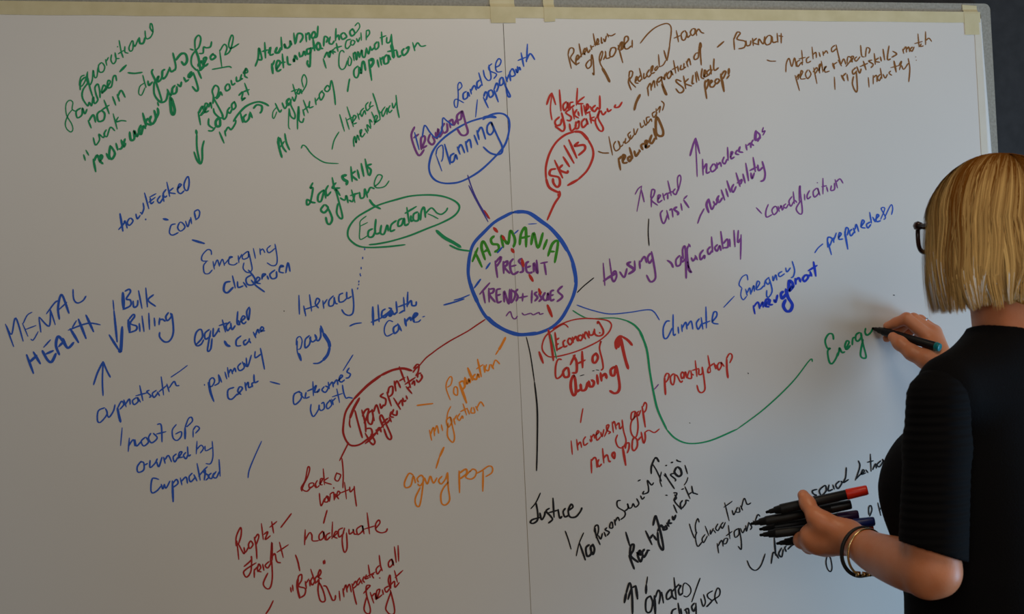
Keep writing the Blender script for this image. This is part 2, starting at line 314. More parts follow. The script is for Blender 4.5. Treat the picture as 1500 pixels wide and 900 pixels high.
W("post","green",2.6,"905,510 940,625;915,500 950,430 965,480;1000,410 965,450 980,490 1000,420 1030,450;1040,390 1015,410 1055,430;1065,320 1085,420;1040,380 1130,355")
W("covid","green",2.2,"1240,270 1190,290 1175,360 1200,385 1240,340;1250,280 1240,330 1270,340 1290,300 1260,280;1310,260 1330,300 1350,250;1365,190 1370,285;1430,165 1430,280;1430,170 1460,160 1470,200 1435,250")
O(470,40,9)
W("Community","green",2.6,"2!310,330 280,305 245,350 240,500 275,555 320,530 350,440;2!365,400 360,490 390,500 405,430 375,380;425,340 440,440;430,360 455,330 470,430 490,320 510,400;510,400 540,300 550,380 580,390 600,280;600,270 630,350 650,250;650,250 670,300 700,270;745,190 710,230 720,290 760,260 760,190;800,60 810,230;780,140 860,110;870,130 870,200 910,190 930,100;930,90 940,230 960,330")
W("aspiration","green",3.2,"2.6!490,510 440,560 440,640 475,665 500,610 500,520;515,530 530,610 545,470 570,460 590,570;630,430 670,700;4.4!640,440 680,420 690,470 650,530;745,430 765,525;780,400 800,500;790,430 820,390;870,360 830,410 840,480 890,460 890,370 920,430;5!930,230 950,320 960,400;880,320 1000,300;1000,310 1020,390 1060,370;1100,280 1070,320 1090,370 1140,330 1160,260 1120,280;2.4!1210,200 1240,310;2.4!1235,270 1275,205 1320,250 1385,240")
C("short green slash","green",2.6,"380,680 365,760 352,850")
O(390,100,6.43)
W("digital","green",2.6,"1.8!95,370 65,410 60,460 75,470 100,410;85,330 125,410 145,390;150,325 175,380 200,340;4!220,285 195,310 205,345 235,320;235,290 230,340 270,430 265,475 230,450 215,380;1.8!215,380 210,540 225,575;245,270 265,310 285,250;250,150 285,270;235,220 290,200;310,190 290,230 310,240 325,200 335,240;2!335,230 375,160 380,100 355,60 335,110 350,180")
W("literacy","green",2.4,"295,575 295,480 300,400 305,360 310,420 310,490 340,510 355,470;345,390 360,450;350,300 395,420;345,400 410,350;410,310 405,370 445,360;460,280 470,345;470,310 500,270;530,210 500,250 515,300 545,250 525,220;575,160 550,200 575,220 600,190 580,160;600,190 615,115 640,230 652,345")
W("AI","green",2.8,"3.6!115,650 120,740 148,840;120,740 110,690 130,660 155,740 190,790;130,745 170,690;175,615 190,700 220,770")
C("thin green curve below the letters AI","green",2,"330,755 345,725 375,740 420,800 480,850 560,890 680,898")
C("thin green slash beside the literacy note","green",2,"685,600 640,680 620,765")
O(430,130,5.294)
W("Literacy","green",2.2,"358,200 395,330;405,225 432,315;415,140 465,295;410,245 470,215;455,265 485,220 465,210 460,270 490,265;495,190 510,240;500,210 525,180;545,150 520,180 530,215 550,170 560,200;580,105 560,130 570,170 600,140 ;600,100 590,140 620,130;615,35 640,110 665,200")
W("numeracy","green",2.2,"470,450 465,400 475,370 485,420 495,360 510,400;515,370 530,320 515,330 530,375 555,345;555,310 575,345;580,330 570,280 600,310;610,260 590,240 600,300 ;605,180 640,260;625,280 650,220 635,210 630,260 670,240;665,170 672,240;670,190 690,170;710,140 685,180 695,215 725,150 725,200;750,130 735,160 745,185 765,165;765,110 775,150 800,100;795,50 805,150 820,225")
W("Lack","green",3,"150,730 130,770 150,775 130,880 105,900 105,860 140,880 170,885;235,785 195,820 190,870 215,870 240,790 250,850 ;270,750 250,790 260,830 290,800;300,690 320,790;330,730 300,770 360,770")
W("skills","green",3.2,"4.4!410,670 380,680 390,705 415,720 410,745;445,605 455,720;480,640 450,670 495,710;495,630 510,695;525,580 545,680;555,545 580,670;605,585 570,600 600,630 590,675")
O(420,60,3)
W("of","green",3.2,"165,720 150,742 165,755 182,735 170,720;182,735 200,780 190,805 178,800 172,775")
W("future","green",2.8,"235,680 215,650 225,690 245,770 235,780 220,755 225,715;235,690 255,700 262,680 270,712;275,700 290,705 300,670;285,655 300,710;280,680 318,668;320,665 325,690 340,685 342,650;345,650 355,688;355,670 368,645 385,650;2!385,640 405,625 420,595 400,590 385,625 395,645 430,640 450,615")
# ---- brown notes on skills
O(820,30,9.375)
W("Retention","brown",2.2,"2!115,470 160,660;2!115,470 130,400 160,375 190,390 190,440 150,520 230,615;225,560 260,500 245,475 225,520 225,600 270,580;265,320 300,500;250,540 340,420;330,470 360,410 345,385 325,430 350,470;370,370 390,440 420,400;425,340 440,400;430,370 470,350;460,180 490,350;470,330 530,300 520,250 500,330 545,320;570,230 575,310 590,300;600,250 620,290 640,210;650,180 670,230;2!660,200 710,210 765,180")
W("of","brown",2.2,"400,550 360,610 385,660 430,620 430,550 400,550;430,570 440,470 460,560 470,740 450,720")
W("people","brown",2.4,"2!540,520 560,600 590,650;2!550,560 545,500 575,425 590,450 560,560;2!600,540 630,470 625,420;630,470 640,520 690,510;690,420 690,490 730,490 770,420 760,375 710,380 690,430;800,340 865,580;3!800,400 840,310 860,310 840,410;860,400 890,330 940,270 930,220 890,240 890,370 930,390 980,350;995,270 995,370")
C("thick brown slash under the word people","brown",4,"585,655 640,750 685,844")
O(910,30,7.5)
A("thin brown hooked line with an arrow head","brown",2,"210,250 290,150 380,75 480,35 530,45 550,90 545,170 530,280;2.6!535,265 505,440;2.4!470,330 500,440")
W("town","brown",2.2,"605,110 630,235;580,195 650,165;690,115 660,150 670,210 700,210 720,150 700,110;720,130 730,185 760,160;780,95 760,130 780,165 810,140 810,95 785,90;815,90 830,165;825,130 850,95 880,130 910,140")
W("Reduced","brown",2.2,"90,620 80,680 110,765;85,620 95,560 125,565 120,610 95,660 160,735;160,670 180,630 165,620 155,680 190,690;215,600 185,640 200,670 225,640;200,525 230,650;250,580 250,640 290,600;310,540 280,590 300,620 330,590;340,560 350,500 330,520 330,580 370,570;400,500 370,530 380,550 410,510;410,375 420,510;1.8!420,510 460,490 490,440")
W("migration","brown",2.2,"290,730 300,830;285,750 320,690 330,770;330,740 360,660 370,740;385,665 400,720;430,620 400,650 410,680 445,640 440,620 455,700 500,810 480,800 445,700;460,620 475,650 480,590;500,570 480,620;530,560 505,600 520,640 550,600 545,550 570,600;575,440 600,580;560,540 620,510;620,500 630,560;660,490 650,540 690,530;690,470 690,520 710,510;715,450 735,510;720,470 745,420 765,490")
W("of","brown",2.2,"820,360 800,400 810,430 845,410 850,360 825,360;850,390 860,280 870,245 880,280 870,330 880,490")
W("skilled","brown",2.4,"660,670 610,650 610,680 680,740 680,780 640,795 600,750;685,610 710,750;740,640 700,690 775,720;790,600 780,690 800,690;815,570 830,680;830,560 855,660;890,530 880,620 910,640;910,620 930,560 915,550 910,620 960,600 ;970,540 940,570 960,600 1000,540;980,490 990,590;1020,420 1020,545 1070,520")
W("people","brown",2.6,"925,660 920,720 940,860;925,680 960,650 950,720 930,760;970,700 1000,670 985,660 975,720 1010,730 1040,690;1050,640 1030,670 1050,695 1080,660 1060,640;4!1095,590 1130,780;1090,620 1130,560 1150,570 1120,640;4!1185,530 1180,590;1160,640 1190,600")
O(790,120,6.43)
C("thick brown slash before the migration note","brown",3.6,"950,120 915,190 895,265")
A("red arrow pointing up","red",2.6,"2!120,360 105,250 120,110;3!70,215 95,140 120,105;120,105 155,215")
W("lack","red",2.8,"190,75 205,275;255,185 225,220 235,270 265,230 265,190 275,255;320,190 290,200 290,245 330,220;360,60 350,220;425,140 355,200 415,205")
W("of","red",3,"190,330 150,370 160,410 200,400 210,350;210,290 225,350 240,430 220,465 180,440 150,420")
W("skilled","red",2.8,"295,255 250,290 300,330 290,365 260,360;315,250 330,350;355,260 330,310 370,340;365,280 375,320;395,215 405,320;420,220 440,310;430,280 465,240 450,210 440,290 480,280;480,230 500,275;530,220 500,250 520,280 550,240;570,130 570,250 545,240")
W("workforce","red",2.8,"285,395 300,460 340,430 345,375;350,390 375,370 370,430 345,440 340,400;430,345 400,380 410,430 450,390 440,345 460,400;475,290 490,390;520,330 480,350 530,370;540,340 570,270 555,340 600,430 590,465 560,450 530,390 530,340;580,270 600,310 630,280;640,250 650,280 680,260;720,215 710,240 750,235 780,190")
C("short dark dash beside the Skills ring","brown",2.4,"555,655 600,670 655,670")
W("lower","brown",2,"655,515 690,690;720,560 700,600 720,650 760,620 740,555;750,560 765,610 790,590;790,580 800,560;815,530 810,580 850,550 860,500 ;860,470 835,500 860,540 890,500;890,440 900,500 930,440 ")
W("wages","brown",2,"950,385 960,430 985,410;985,360 1000,410 1020,380;1040,330 1010,340 1020,390 1050,350 1060,375;1090,280 1065,300 1080,335 1110,290;1100,250 1105,330 4,4".replace(" 4,4","")+";3.6!1105,330 1160,440 1165,500 1130,510 1100,470 1105,330;1110,270 1140,230 1130,290;1150,180 1175,210 1160,270")
W("reduced","brown",3.4,"745,720 765,830;750,730 775,700;790,740 810,700 790,690 790,760 830,760;860,700 835,720 850,750 880,700;850,620 880,720;895,650 910,700 940,660;940,640 950,660;985,580 960,600 975,640;1000,620 1020,560 1000,560 1005,620 1040,600;1060,500 1040,560 1060,580 1090,530;1075,440 1105,540")
O(1040,20,4.1667)
C("short brown dash before Burnout","brown",2,"2.6!45,205 85,170")
W("Burnout","brown",2.2,"145,150 150,220;145,160 165,115 185,120 165,155 215,170 210,205 175,215;220,165 225,195 245,190 250,165;260,150 265,195;285,150 262,175 300,190;295,190 300,155 325,185 335,140;355,135 335,165 345,190 370,180 375,140 355,135;380,140 385,175 410,170;410,120 415,175;435,120 435,180;420,135 445,140")
C("short dark dash beside the matching note","brown",2,"348,283 370,290 402,290")
O(1140,40,6.25)
W("matching","brown",1.9,"70,410 75,330 100,285 125,360 150,280 165,360;200,300 170,320 180,360 215,320 220,345;215,210 225,325;190,290 250,275;285,270 260,290 265,325 300,310;310,180 320,290;320,250 345,230 350,280;375,230 385,270;410,220 415,260;420,240 440,215 455,240;520,165 490,190 495,225 540,190;530,160 550,250 570,330")
W("people and needs","brown",1.9,"155,440 195,580;160,470 190,430 180,480;200,460 225,410 210,400 205,470 250,470;270,390 250,430 270,470 300,430 280,390;325,370 355,515;320,410 350,370 360,390 335,430;370,400 390,340 375,350 380,420;395,310 410,410;410,400 440,360 425,370 430,410 470,400;3!500,330 515,380;500,345 540,320;550,300 580,355;575,340 600,290 620,340;620,360 670,290 640,270 630,330;665,320 690,270 670,270 680,320;720,270 700,290 715,310 750,270;755,165 765,260 790,270;800,270 810,190 840,200 830,240")
C("short brown slash beside the word right","brown",1.9,"515,455 520,570")
W("right","brown",2.2,"3!580,440 605,490;590,450 620,420 ;630,430 640,490;710,370 680,400 690,430 720,400;690,450 680,520 710,590 725,560 715,400;720,360 745,420 760,380;780,310 805,390;750,360 820,330")
W("skills","brown",2.2,"860,300 830,310 870,340 850,370 ;880,240 890,340;920,280 885,310 930,320;935,270 945,310;960,200 975,300;1015,170 1000,290 1030,290;1050,220 1085,245 1040,275")
W("match","brown",1.9,"1140,200 1150,240;1145,210 1170,180 1175,230;1180,200 1195,180 1205,225;1230,180 1210,200 1225,220 1245,180;1280,60 1290,180;1250,150 1320,130;1310,150 1300,175 1330,170;1350,40 1350,160;1355,120 1380,100 1405,130")
W("industry","brown",2,"825,460 832,550;870,440 870,520;875,460 900,440 905,500;935,430 910,460 925,490 945,450;935,375 950,470;960,430 980,465 1000,430;1030,400 1015,420 1040,440;3!1060,310 1080,410;1030,370 1110,350;1105,350 1130,310 1110,390;1130,350 1150,385 1190,330;1190,285 1205,380 1195,500")
C("two faint brown dots","brown",1.6,"1258,270 1260,273;1263,300 1265,303")
# ---- purple notes on housing
O(920,180,6)
A("tall purple arrow pointing up","purple",2.4,"1.9!608,475 602,330 592,140;3!545,290 570,200 595,135;3!595,135 630,270")
W("homelessness","purple",2.6,"655,320 660,460;660,410 690,360 690,440 720,430;750,360 725,400 740,430 775,400 760,360;780,350 785,400;790,370 810,350 820,385;845,300 830,340 850,360 870,320;875,215 880,330;900,300 920,260 905,260 905,315 935,300;960,240 945,270 975,280;3!985,210 975,250 1010,260;1035,190 1045,240;1050,200 1075,180 1080,220;1100,150 1085,180 1105,200;4!1125,70 1120,150 1165,130;1120,70 1160,110 1140,165;2!1190,40 1180,80 1205,70 1185,110")
A("short purple arrow pointing up","purple",1.8,"78,780 120,560;62,630 90,580 122,555;2.6!118,590 142,695")
W("Rental","purple",2.4,"205,650 205,740;200,660 210,590 235,595 225,640 205,680 260,725;260,680 285,640 265,640 265,700 300,680;305,620 320,680;320,640 345,620 350,670;350,510 380,640;330,630 400,600;415,580 395,610 420,630 440,580;2!440,600 465,500 455,460 435,490 440,580")
W("crisis","purple",2.4,"305,770 285,800 300,870 320,880 350,800;340,770 360,850;365,770 385,760 395,830;3.4!430,740 405,760 440,790 435,810;465,710 475,770;520,640 490,670 ;3.2!490,680 535,745")
C("purple dash before availability","purple",2.2,"670,755 635,820 612,885")
W("availability","purple",2.8,"3.4!710,670 690,720 710,790;710,670 735,760 760,720;750,690 770,720 795,670;800,640 780,680 800,700 830,660;820,590 850,680;860,580 880,650;870,510 900,610 ;930,540 910,580 925,610 950,560;950,440 985,560;960,530 1000,500 990,540;1010,450 1030,530;1035,355 1060,510;1080,440 1090,490 1110,440;1100,305 1120,430;1070,420 1130,390;1140,370 1150,420 1185,390;1180,340 1205,440 1195,500 1165,515")
O(860,320,6.25)
C("thin grey line above Housing","black",1.7,"565,5 560,130 568,250")
C("grey dash between the ring and Housing","black",1.7,"-90,680 -30,620 62,545")
W("Housing","purple",3,"2.4!148,410 163,615;2.4!205,370 230,560;3.6!150,575 200,540 270,500;255,480 225,530 245,580 270,530 255,480;300,490 340,540 365,460;4!400,400 370,420 430,470 380,510;435,390 440,475;480,390 485,460;490,400 525,350 545,405;580,320 555,360 570,410 600,370;590,305 625,500 620,560 580,580 545,520")
C("purple tick before affordability","purple",3,"735,385 770,410 788,450")
W("affordability","purple",2.8,"850,340 815,380 820,435 855,420 860,350;860,350 870,400 900,370;880,370 875,290 890,255 900,280 905,430 908,550;930,250 915,300 930,440 955,495 930,470 920,400;930,235 945,260;955,360 970,390 1000,350;990,340 1010,380;1065,290 1035,330 1040,380 1075,340 1075,370;1130,260 1105,290 1115,330 1150,290;1140,170 1150,310;1195,240 1170,270 1190,300 1215,250 1225,295;1225,120 1245,280;1250,230 1285,190 1290,260 1250,270;1305,190 1310,260;1345,110 1355,260;1385,110 1380,220 1410,180;1410,150 1405,375")
O(1090,240,5.625)
C("purple tick before the comodification note","purple",2.2,"100,362 145,410")
W("comodification","purple",2.2,"200,335 180,390 185,440 230,420 ;260,350 230,380 245,420 275,390 260,350;280,350 290,395;295,370 305,345 315,385;325,360 320,380;345,330 325,350 345,365 365,335;395,270 370,310 385,350 410,310;405,230 415,330;420,300 435,320;455,310 455,210 462,185 465,250 480,390 460,415 430,370 470,300;498,250 500,300;540,220 520,260 525,290 550,270;600,200 570,230 580,275 615,240 605,200 625,260;650,120 650,250;640,190 680,180;680,190 690,230;720,180 715,220 745,210 745,160;750,130 770,200;760,150 790,125 815,160;602,155 606,158")
C("thin blue dash before preparedness","blue",1.9,"582,735 610,695 650,660")
W("preparedness","blue",2.4,"690,640 720,750;690,690 690,610 725,620 705,680;735,610 740,650;740,630 760,570;780,610 800,580 785,570 780,620 815,620;3!830,560 855,705;830,600 840,530 860,540 850,590;890,540 870,560 880,595 910,560;900,530 915,570;915,540 925,500 945,560;960,520 990,480 975,465 965,520 1000,530;1040,480 1010,500 1020,530 1045,500;1035,400 1050,490;1060,440 1080,480;1080,460 1110,430 1095,420 1090,475 1125,470;1.8!1125,460 1160,370 1130,370 1165,440 1150,460;1.8!1160,440 1210,340 1225,370 1215,420")
O(950,370,5.77)
C("thin blue dash between climate and Emergency","blue",1.8,"635,465 725,370")
W("climate","blue",2.4,"180,580 150,585 125,640 130,720 160,720 200,640;208,525 210,690 230,690;250,630 255,685;280,610 285,670;285,640 315,590 325,650;330,620 360,580 375,650;430,560 405,600 420,650 450,600;445,550 460,650;485,460 490,640;440,610 520,580;535,590 575,540 575,505 550,510 540,590 590,605")
W("Emergency","blue",2.2,"1.8!840,235 830,190 790,210 765,270 790,300;1.8!790,300 780,360 800,400 830,370;820,310 835,365;835,340 855,300 865,355;870,340 890,280 895,330;910,310 940,260 920,245 910,310 945,310 975,280;985,240 980,290;1020,210 990,240 1010,270 1030,240;1020,220 1045,320 1020,375 1000,370 1000,320;1050,200 1055,240 1075,190 1085,235;1130,160 1100,180 1110,205 1150,180;1160,130 1170,165 1200,130;1215,75 1235,150 1225,200 1205,215")
W("management","ultra",3.4,"2.8!885,450 900,520;2.8!890,460 925,420 940,475;2.8!945,460 965,420 970,465;990,450 1020,400 995,400 985,450 1020,460;1030,400 1020,440 1050,440;1060,400 1075,420 1090,360;4.2!1140,330 1120,350 1130,390 1165,350;4.6!1160,310 1180,380 1215,440 1200,490 1165,495 1140,450 1160,400;4.4!1190,330 1220,270 1190,240 1190,320 1230,280;1240,220 1245,270;1240,240 1270,215 1285,250;1330,190 1305,220 1320,245 1350,210 1330,190;1350,190 1365,200;1365,160 1380,200;3.6!1395,80 1415,200;1350,155 1425,110")
# ---- blue health notes
O(0,400,5)
W("MENTAL","blue",2.4,"40,375 100,540;45,385 85,450 115,330 170,500;1.9!165,370 205,465;1.9!170,370 200,310 235,288;1.9!185,415 265,385;1.9!225,485 245,490 280,430;285,325 300,435;290,325 360,390 370,270;340,300 400,220 425,205;370,270 405,380;3.2!435,340 425,260 440,175 460,170 505,295;425,275 490,215;535,120 540,190 565,220 605,205 630,170")
W("HEALTH","blue",4,"195,600 245,735;245,580 295,665;215,655 270,605;310,570 350,640 380,650 410,590;2.4!320,545 370,490;335,595 390,570;435,600 410,530 430,465 490,550;430,540 470,500;460,480 495,550 540,510;515,410 575,510;2.6!530,400 560,350;2.6!500,420 640,370 735,380;575,340 630,480;630,310 685,430")
A("bold blue arrow pointing down beside Bulk","blue",3.6,"2.2!828,200 835,280;835,280 858,505;800,455 870,565;4.4!870,565 885,565 895,395")
W("Bulk","blue",2.8,"5!900,145 905,260;915,135 945,120 955,140 925,190 955,200 955,240 900,268;975,205 980,250 1005,240 1010,200;1015,130 1040,260;1068,110 1080,250;1125,160 1085,200 1140,245")
W("Billing","blue",2.8,"4.4!940,345 950,435;945,340 975,305 985,320 955,370 1000,390 995,420 945,438;1020,370 1025,430;1040,315 1055,430;1090,295 1095,415;1130,330 1135,390;1170,330 1165,380;1170,345 1190,340 1210,355;1235,290 1215,320 1225,350 1255,320 1250,295;1260,300 1270,430 1245,495 1205,505 1170,470 1170,435")
A("thin blue arrow pointing up","blue",2.4,"755,900 750,790 755,655;2.8!685,820 715,730 755,650;2.8!755,650 780,710 808,765")
O(160,250,4.736)
W("how","blue",2.4,"3.6!75,300 95,420;65,410 100,370 110,350 125,400;145,330 125,360 140,380 165,350 145,330;185,300 195,335 215,310;215,290 230,300;235,225 240,265 225,305")
W("tracked","blue",2.4,"245,155 275,265;280,185 325,160;285,190 290,230 310,215;275,220 320,185;355,175 335,205 350,225 375,190;370,170 380,215;395,130 375,160 385,185 400,175;400,80 420,180;445,120 415,150 460,160;470,130 500,100 485,95 475,140 495,160 520,140;545,40 520,90 525,130 545,135 555,80 545,40")
C("blue dot below the word tracked","blue",2.4,"252,335 254,343;3.8!375,335 408,342")
W("Covid","blue",2.2,"460,370 430,380 418,430 440,448 480,430 ;490,360 475,395 495,420 525,395 510,365 490,360;530,350 545,390 560,340 ;565,325 572,370;2.8!590,285 600,335;590,285 615,272 628,290 620,325 598,342")
C("thick short blue dash below Covid","blue",4,"578,482 660,506")
W("Emerging","blue",2,"710,585 705,555 680,550 645,590 645,625 685,628;675,632 655,660 660,710 690,715 715,690;720,630 730,685;730,665 750,620 765,665;765,660 785,615 800,660;800,650 835,610 855,600 835,600 830,645 865,655 890,640;895,590 900,640;900,620 920,580;960,560 925,590 930,615 965,600 965,560 985,640 990,690 960,708 930,680 935,640;1000,540 1015,610;1045,540 1050,585;1045,560 1065,545 1080,570;1120,520 1095,545 1110,570 1150,540;1150,510 1165,600 1160,650 1130,660 1095,640")
W("diseases","blue",2.6,"3.2!840,770 805,780 795,830 820,848 860,810;855,730 875,815;890,770 895,810 930,800;930,775 955,810 ;985,725 950,750 960,790 1000,790 1010,750 965,690;985,760 1020,800 1078,842;1010,785 1045,755 1030,740 1015,775 1050,785;1060,740 1085,720 1065,720 1060,755;1095,730 1105,755;1150,690 1115,720 1130,750 1160,740 1160,700;1180,670 1210,665 1190,660 1180,700 1210,710;1225,710 1240,640 1255,700")
O(270,430,5.294)
W("equitable","blue",2.6,"90,400 140,340 130,280 95,300 80,360 95,405 130,395 150,360;195,280 160,310 165,355 205,330;205,290 180,440 205,430 215,350;225,270 225,335 255,300 270,270;265,285 275,300;295,205 320,300;270,250 330,230;355,220 325,250 335,290 360,260;360,230 370,280 395,250;415,140 410,230 430,240 420,210;430,225 470,190 455,175 440,210 460,235 480,220;505,105 485,140 490,190 500,200 510,115")
C("bold blue tick before the word care","blue",3.8,"312,370 330,400 355,410")
W("care","blue",2.6,"440,330 405,360 405,405 440,405;480,360 460,375 470,400 500,370 505,350;500,360 515,385;535,300 555,345;550,330 570,280 580,310;590,300 615,275 600,260 590,290 625,290")
C("blue dot before the word primary","blue",1.8,"155,705 158,715")
W("primary","blue",2.4,"185,690 200,770 230,840;230,840 205,760 195,680 220,655 235,680 215,720 190,720;235,715 270,690 265,630;270,635 290,690;315,610 330,665;335,575 345,650;345,620 360,590 375,625;375,610 390,580 400,610;440,540 415,570 430,600 465,575 450,530;465,540 480,570;480,500 490,570 520,480;550,450 550,500 595,470;590,425 605,500 622,590")
W("care","blue",2.6,"385,730 340,750 340,810 370,820 410,780;410,790 450,740 430,725 415,760 440,785;470,690 480,755;475,720 495,690 500,730 525,720;545,690 525,700 530,725;540,630 545,690 575,680")
C("blue dash after primary care","blue",2.6,"665,685 740,705")
C("small dark dot on the board","black",1.8,"772,135 775,140")
O(130,530,4.285)
W("corporatisation, a long blue word","blue",2.4,"100,290 60,310 55,370 75,380 115,330 105,295;110,300 125,350 155,310 165,270;3.6!180,290 190,340 200,380;180,295 205,250 220,270 195,300;220,240 235,285;230,270 255,235 260,270;300,225 275,245 285,270 310,250 305,225 325,255;320,150 340,245;295,215 370,195;380,180 365,190 390,215 380,225;425,180 400,200 410,225 435,195;430,190 445,215;455,95 470,210;440,190 490,150;490,140 505,190 ;505,165 535,125 550,150 568,150")
C("thin blue slash after the long word","blue",1.8,"515,98 565,65 620,24")
C("thin blue slash before most","blue",2,"210,415 200,528")
W("most","blue",2.4,"255,480 248,565;250,530 280,490 290,530;290,490 300,530 330,500;355,475 330,500 345,530 375,505 360,475;390,450 375,480 395,510 430,480 405,450;430,395 455,400 460,505;425,455 485,440")
W("GPs","blue",2.2,"550,395 525,430 530,480 555,495 580,470 580,440 545,455;3.4!605,415 605,485;605,415 625,360 645,350 650,375 615,410;655,430 655,475;655,430 675,405 695,420 670,450")
W("owned","blue",2.4,"330,625 305,660 310,695 345,680 345,635 325,630;350,650 370,640;385,620 385,665 415,640 430,610;425,625 440,660 460,600;470,600 480,640;480,615 500,590 520,630;550,580 530,600 540,630 560,600;560,610 585,570 570,570 565,600 590,600;610,570 595,590 610,610 625,580;620,535 625,590 640,585")
W("by","blue",2,"680,500 675,580;680,550 705,525 720,545 700,575;730,530 735,560 775,540;775,500 780,590 765,640 735,640")
W("corporatised, a lower blue word","blue",2.4,"440,740 400,735 390,800 400,825 430,810 455,780;455,770 465,800 475,770;475,770 485,795 510,750;3.4!525,750 530,880;525,770 550,740 560,765 530,790;575,730 585,775;580,755 610,725 620,765;650,700 630,725 640,755 670,725;660,710 680,750;680,640 700,745;690,720 730,680 725,745;745,660 720,690 755,720 735,745;770,700 750,720 770,735 785,700;800,690 780,720 800,730 820,690;818,615 825,720")
C("long thin blue slash","blue",1.9,"1085,500 1040,600 1008,680 1000,730")
O(420,400,6.427)
W("literacy","blue",2.4,"115,210 120,390;160,310 180,405;215,205 235,360;165,345 275,310;280,310 310,260 285,240 270,290 300,330;340,260 350,335;345,300 380,250;440,215 400,260 400,310 440,300 450,230;445,230 460,285 480,290;530,190 495,210 495,270 530,270 565,240;565,180 570,240 610,220;615,150 630,270 625,370 590,400 545,385 518,345")
C("blue dots above the word literacy","blue",1.8,"697,20 696,32;680,103 676,115")
W("pay","blue",2.6,"1.9!100,640 100,740 130,825;4.2!115,760 135,825;1.9!90,680 95,620 125,600 145,640 130,710 105,720;215,590 175,630 175,705 215,670 225,600;215,610 240,650 280,620 265,580;265,580 290,640 320,600 315,520;3.6!320,500 345,570;5!345,570 395,650 405,700;4!405,700 385,770 340,825;2.6!340,825 300,850 250,853")
C("blue dash before Health care","blue",2.4,"592,502 640,480 705,470")
W("Health","blue",2.8,"3.6!810,320 815,490;860,300 870,460;795,465 880,430;930,340 900,360 895,410 925,420 950,390;880,430 960,370 985,340 960,330;4!985,350 965,380 975,405 1000,370;990,350 1010,390 1035,370;1030,270 1040,375;1060,380 1110,350;1100,230 1110,360;1050,320 1130,290;1140,180 1135,320;1130,310 1170,260 1180,305 1215,305 1220,270")
W("care","blue",2.8,"2!1000,460 960,450 925,500 920,560 945,595 1000,570;1040,490 1005,520 1015,570 1050,540 1055,490;3.4!1045,480 1080,545;3.4!1110,430 1125,500;3.4!1120,460 1160,420 1170,450;3.4!1190,430 1230,390 1210,380 1190,420 1200,465;2!1200,465 1240,460 1262,440")
C("short blue dash after care","blue",1.8,"1278,415 1300,408")
O(420,520,6)
W("outcomes","blue",2.4,"115,320 65,350 60,420 80,435 125,390 130,340 105,330;120,350 155,385;170,330 165,380 200,370;230,235 235,360;180,320 250,290;235,300 260,270 245,330 290,310;290,300 265,330 285,320;330,280 310,310 340,330 365,290 340,275;365,240 375,300;370,280 400,240 410,285;410,260 440,220 450,265;450,230 490,190 475,180 460,220 480,240 510,220;550,115 530,150 560,170 545,200 520,205")
C("thin blue slash above outcomes","blue",1.8,"583,0 545,60 495,140")
W("worth","blue",2.2,"215,435 210,490 235,543 280,480 285,440;280,460 300,490 330,470 325,420 305,430;380,400 350,440 360,475 395,440 380,395;395,390 410,440;400,410 430,380;440,300 465,420;400,370 490,340;490,265 500,330 520,380 545,375 580,382")
# ---- transport
R("dark red ring around Transport","dred",3,"4!1100,140 1020,120 930,135 830,180;4!830,180 710,270 590,390;590,390 520,500 498,620 500,700 540,780 590,800 650,785 710,740;2.2!710,740 790,680 870,600")
W("Transport","dred",2.8,"3.8!640,380 590,470 555,560;2.2!555,560 552,610 562,640;600,490 630,610 665,730;660,485 690,600 695,680;665,540 690,490 720,480 700,560 680,600;750,490 715,520 715,590 745,610 760,550 750,480;750,500 770,580 ;765,500 790,440 815,520;820,430 830,470 850,440;850,340 825,365 870,390 865,440 840,450;880,330 920,450;890,340 900,290 930,280 930,340 900,370;945,230 960,320;950,270 970,230 1000,290;990,105 1040,240;990,230 1040,200")
W("infrastructure","dred",2.8,"690,690 740,780;690,780 740,740 790,680;700,650 740,650 750,700 710,750 ;740,700 775,760 760,790 735,770;785,660 800,700;790,670 815,640 830,680;850,640 820,560 830,530 850,560 910,690 920,730 905,745 880,720 855,650;835,610 860,580;890,560 865,580 880,600 915,560;900,550 920,590;920,500 910,540 940,550;940,480 930,520 965,530 970,490;940,380 1000,480;980,440 1010,400 1020,450;1020,380 1030,410 1050,400;1050,360 1060,390;1050,280 1100,340;1060,300 1080,280;1060,190 1090,290;1040,260 1130,200;1100,260 1120,230 1125,270;1140,220 1160,240 1190,200 1180,170")
A("swirl at the end of the red line","dred",2.6,"1110,155 1135,120 1165,95 1145,85 1115,120;1165,95 1155,150 1135,185;1180,160 1155,170 1150,200")
O(440,520,4.09)
C("thin red line from Transport to the centre","dred",2,"705,75 750,22 790,-10 830,-40 900,-85 1000,-140 1060,-180 1108,-212")
C("red line below the Transport ring","dred",2.2,"290,525 262,580 235,635")
O(330,670,5.295)
W("Lack","dred",2.2,"595,265 590,235 620,180 640,80 655,90 640,150 610,210 600,250 635,265 665,230;680,200 650,210 655,240 685,220 680,200;690,220 705,240;715,180 700,210 710,235 730,220;735,210 755,170 740,170 735,210 755,215;760,90 770,215;800,160 765,190 825,212")
W("of","dred",2.2,"865,120 850,170 875,185 895,140 865,125;905,10 915,120 912,240")
W("variety","dred",2.2,"730,280 735,340 745,378 770,320;780,310 770,345 795,345 800,310 785,305 810,345;815,290 810,340;810,290 840,275 845,335;840,235 843,245;855,285 850,325;860,310 890,280 875,265 865,300 880,325;925,195 940,325;890,280 965,250;965,230 970,270 1000,240;1000,225 1005,290 1018,382")
C("short red slash below variety","dred",2.4,"790,412 775,465 762,515")
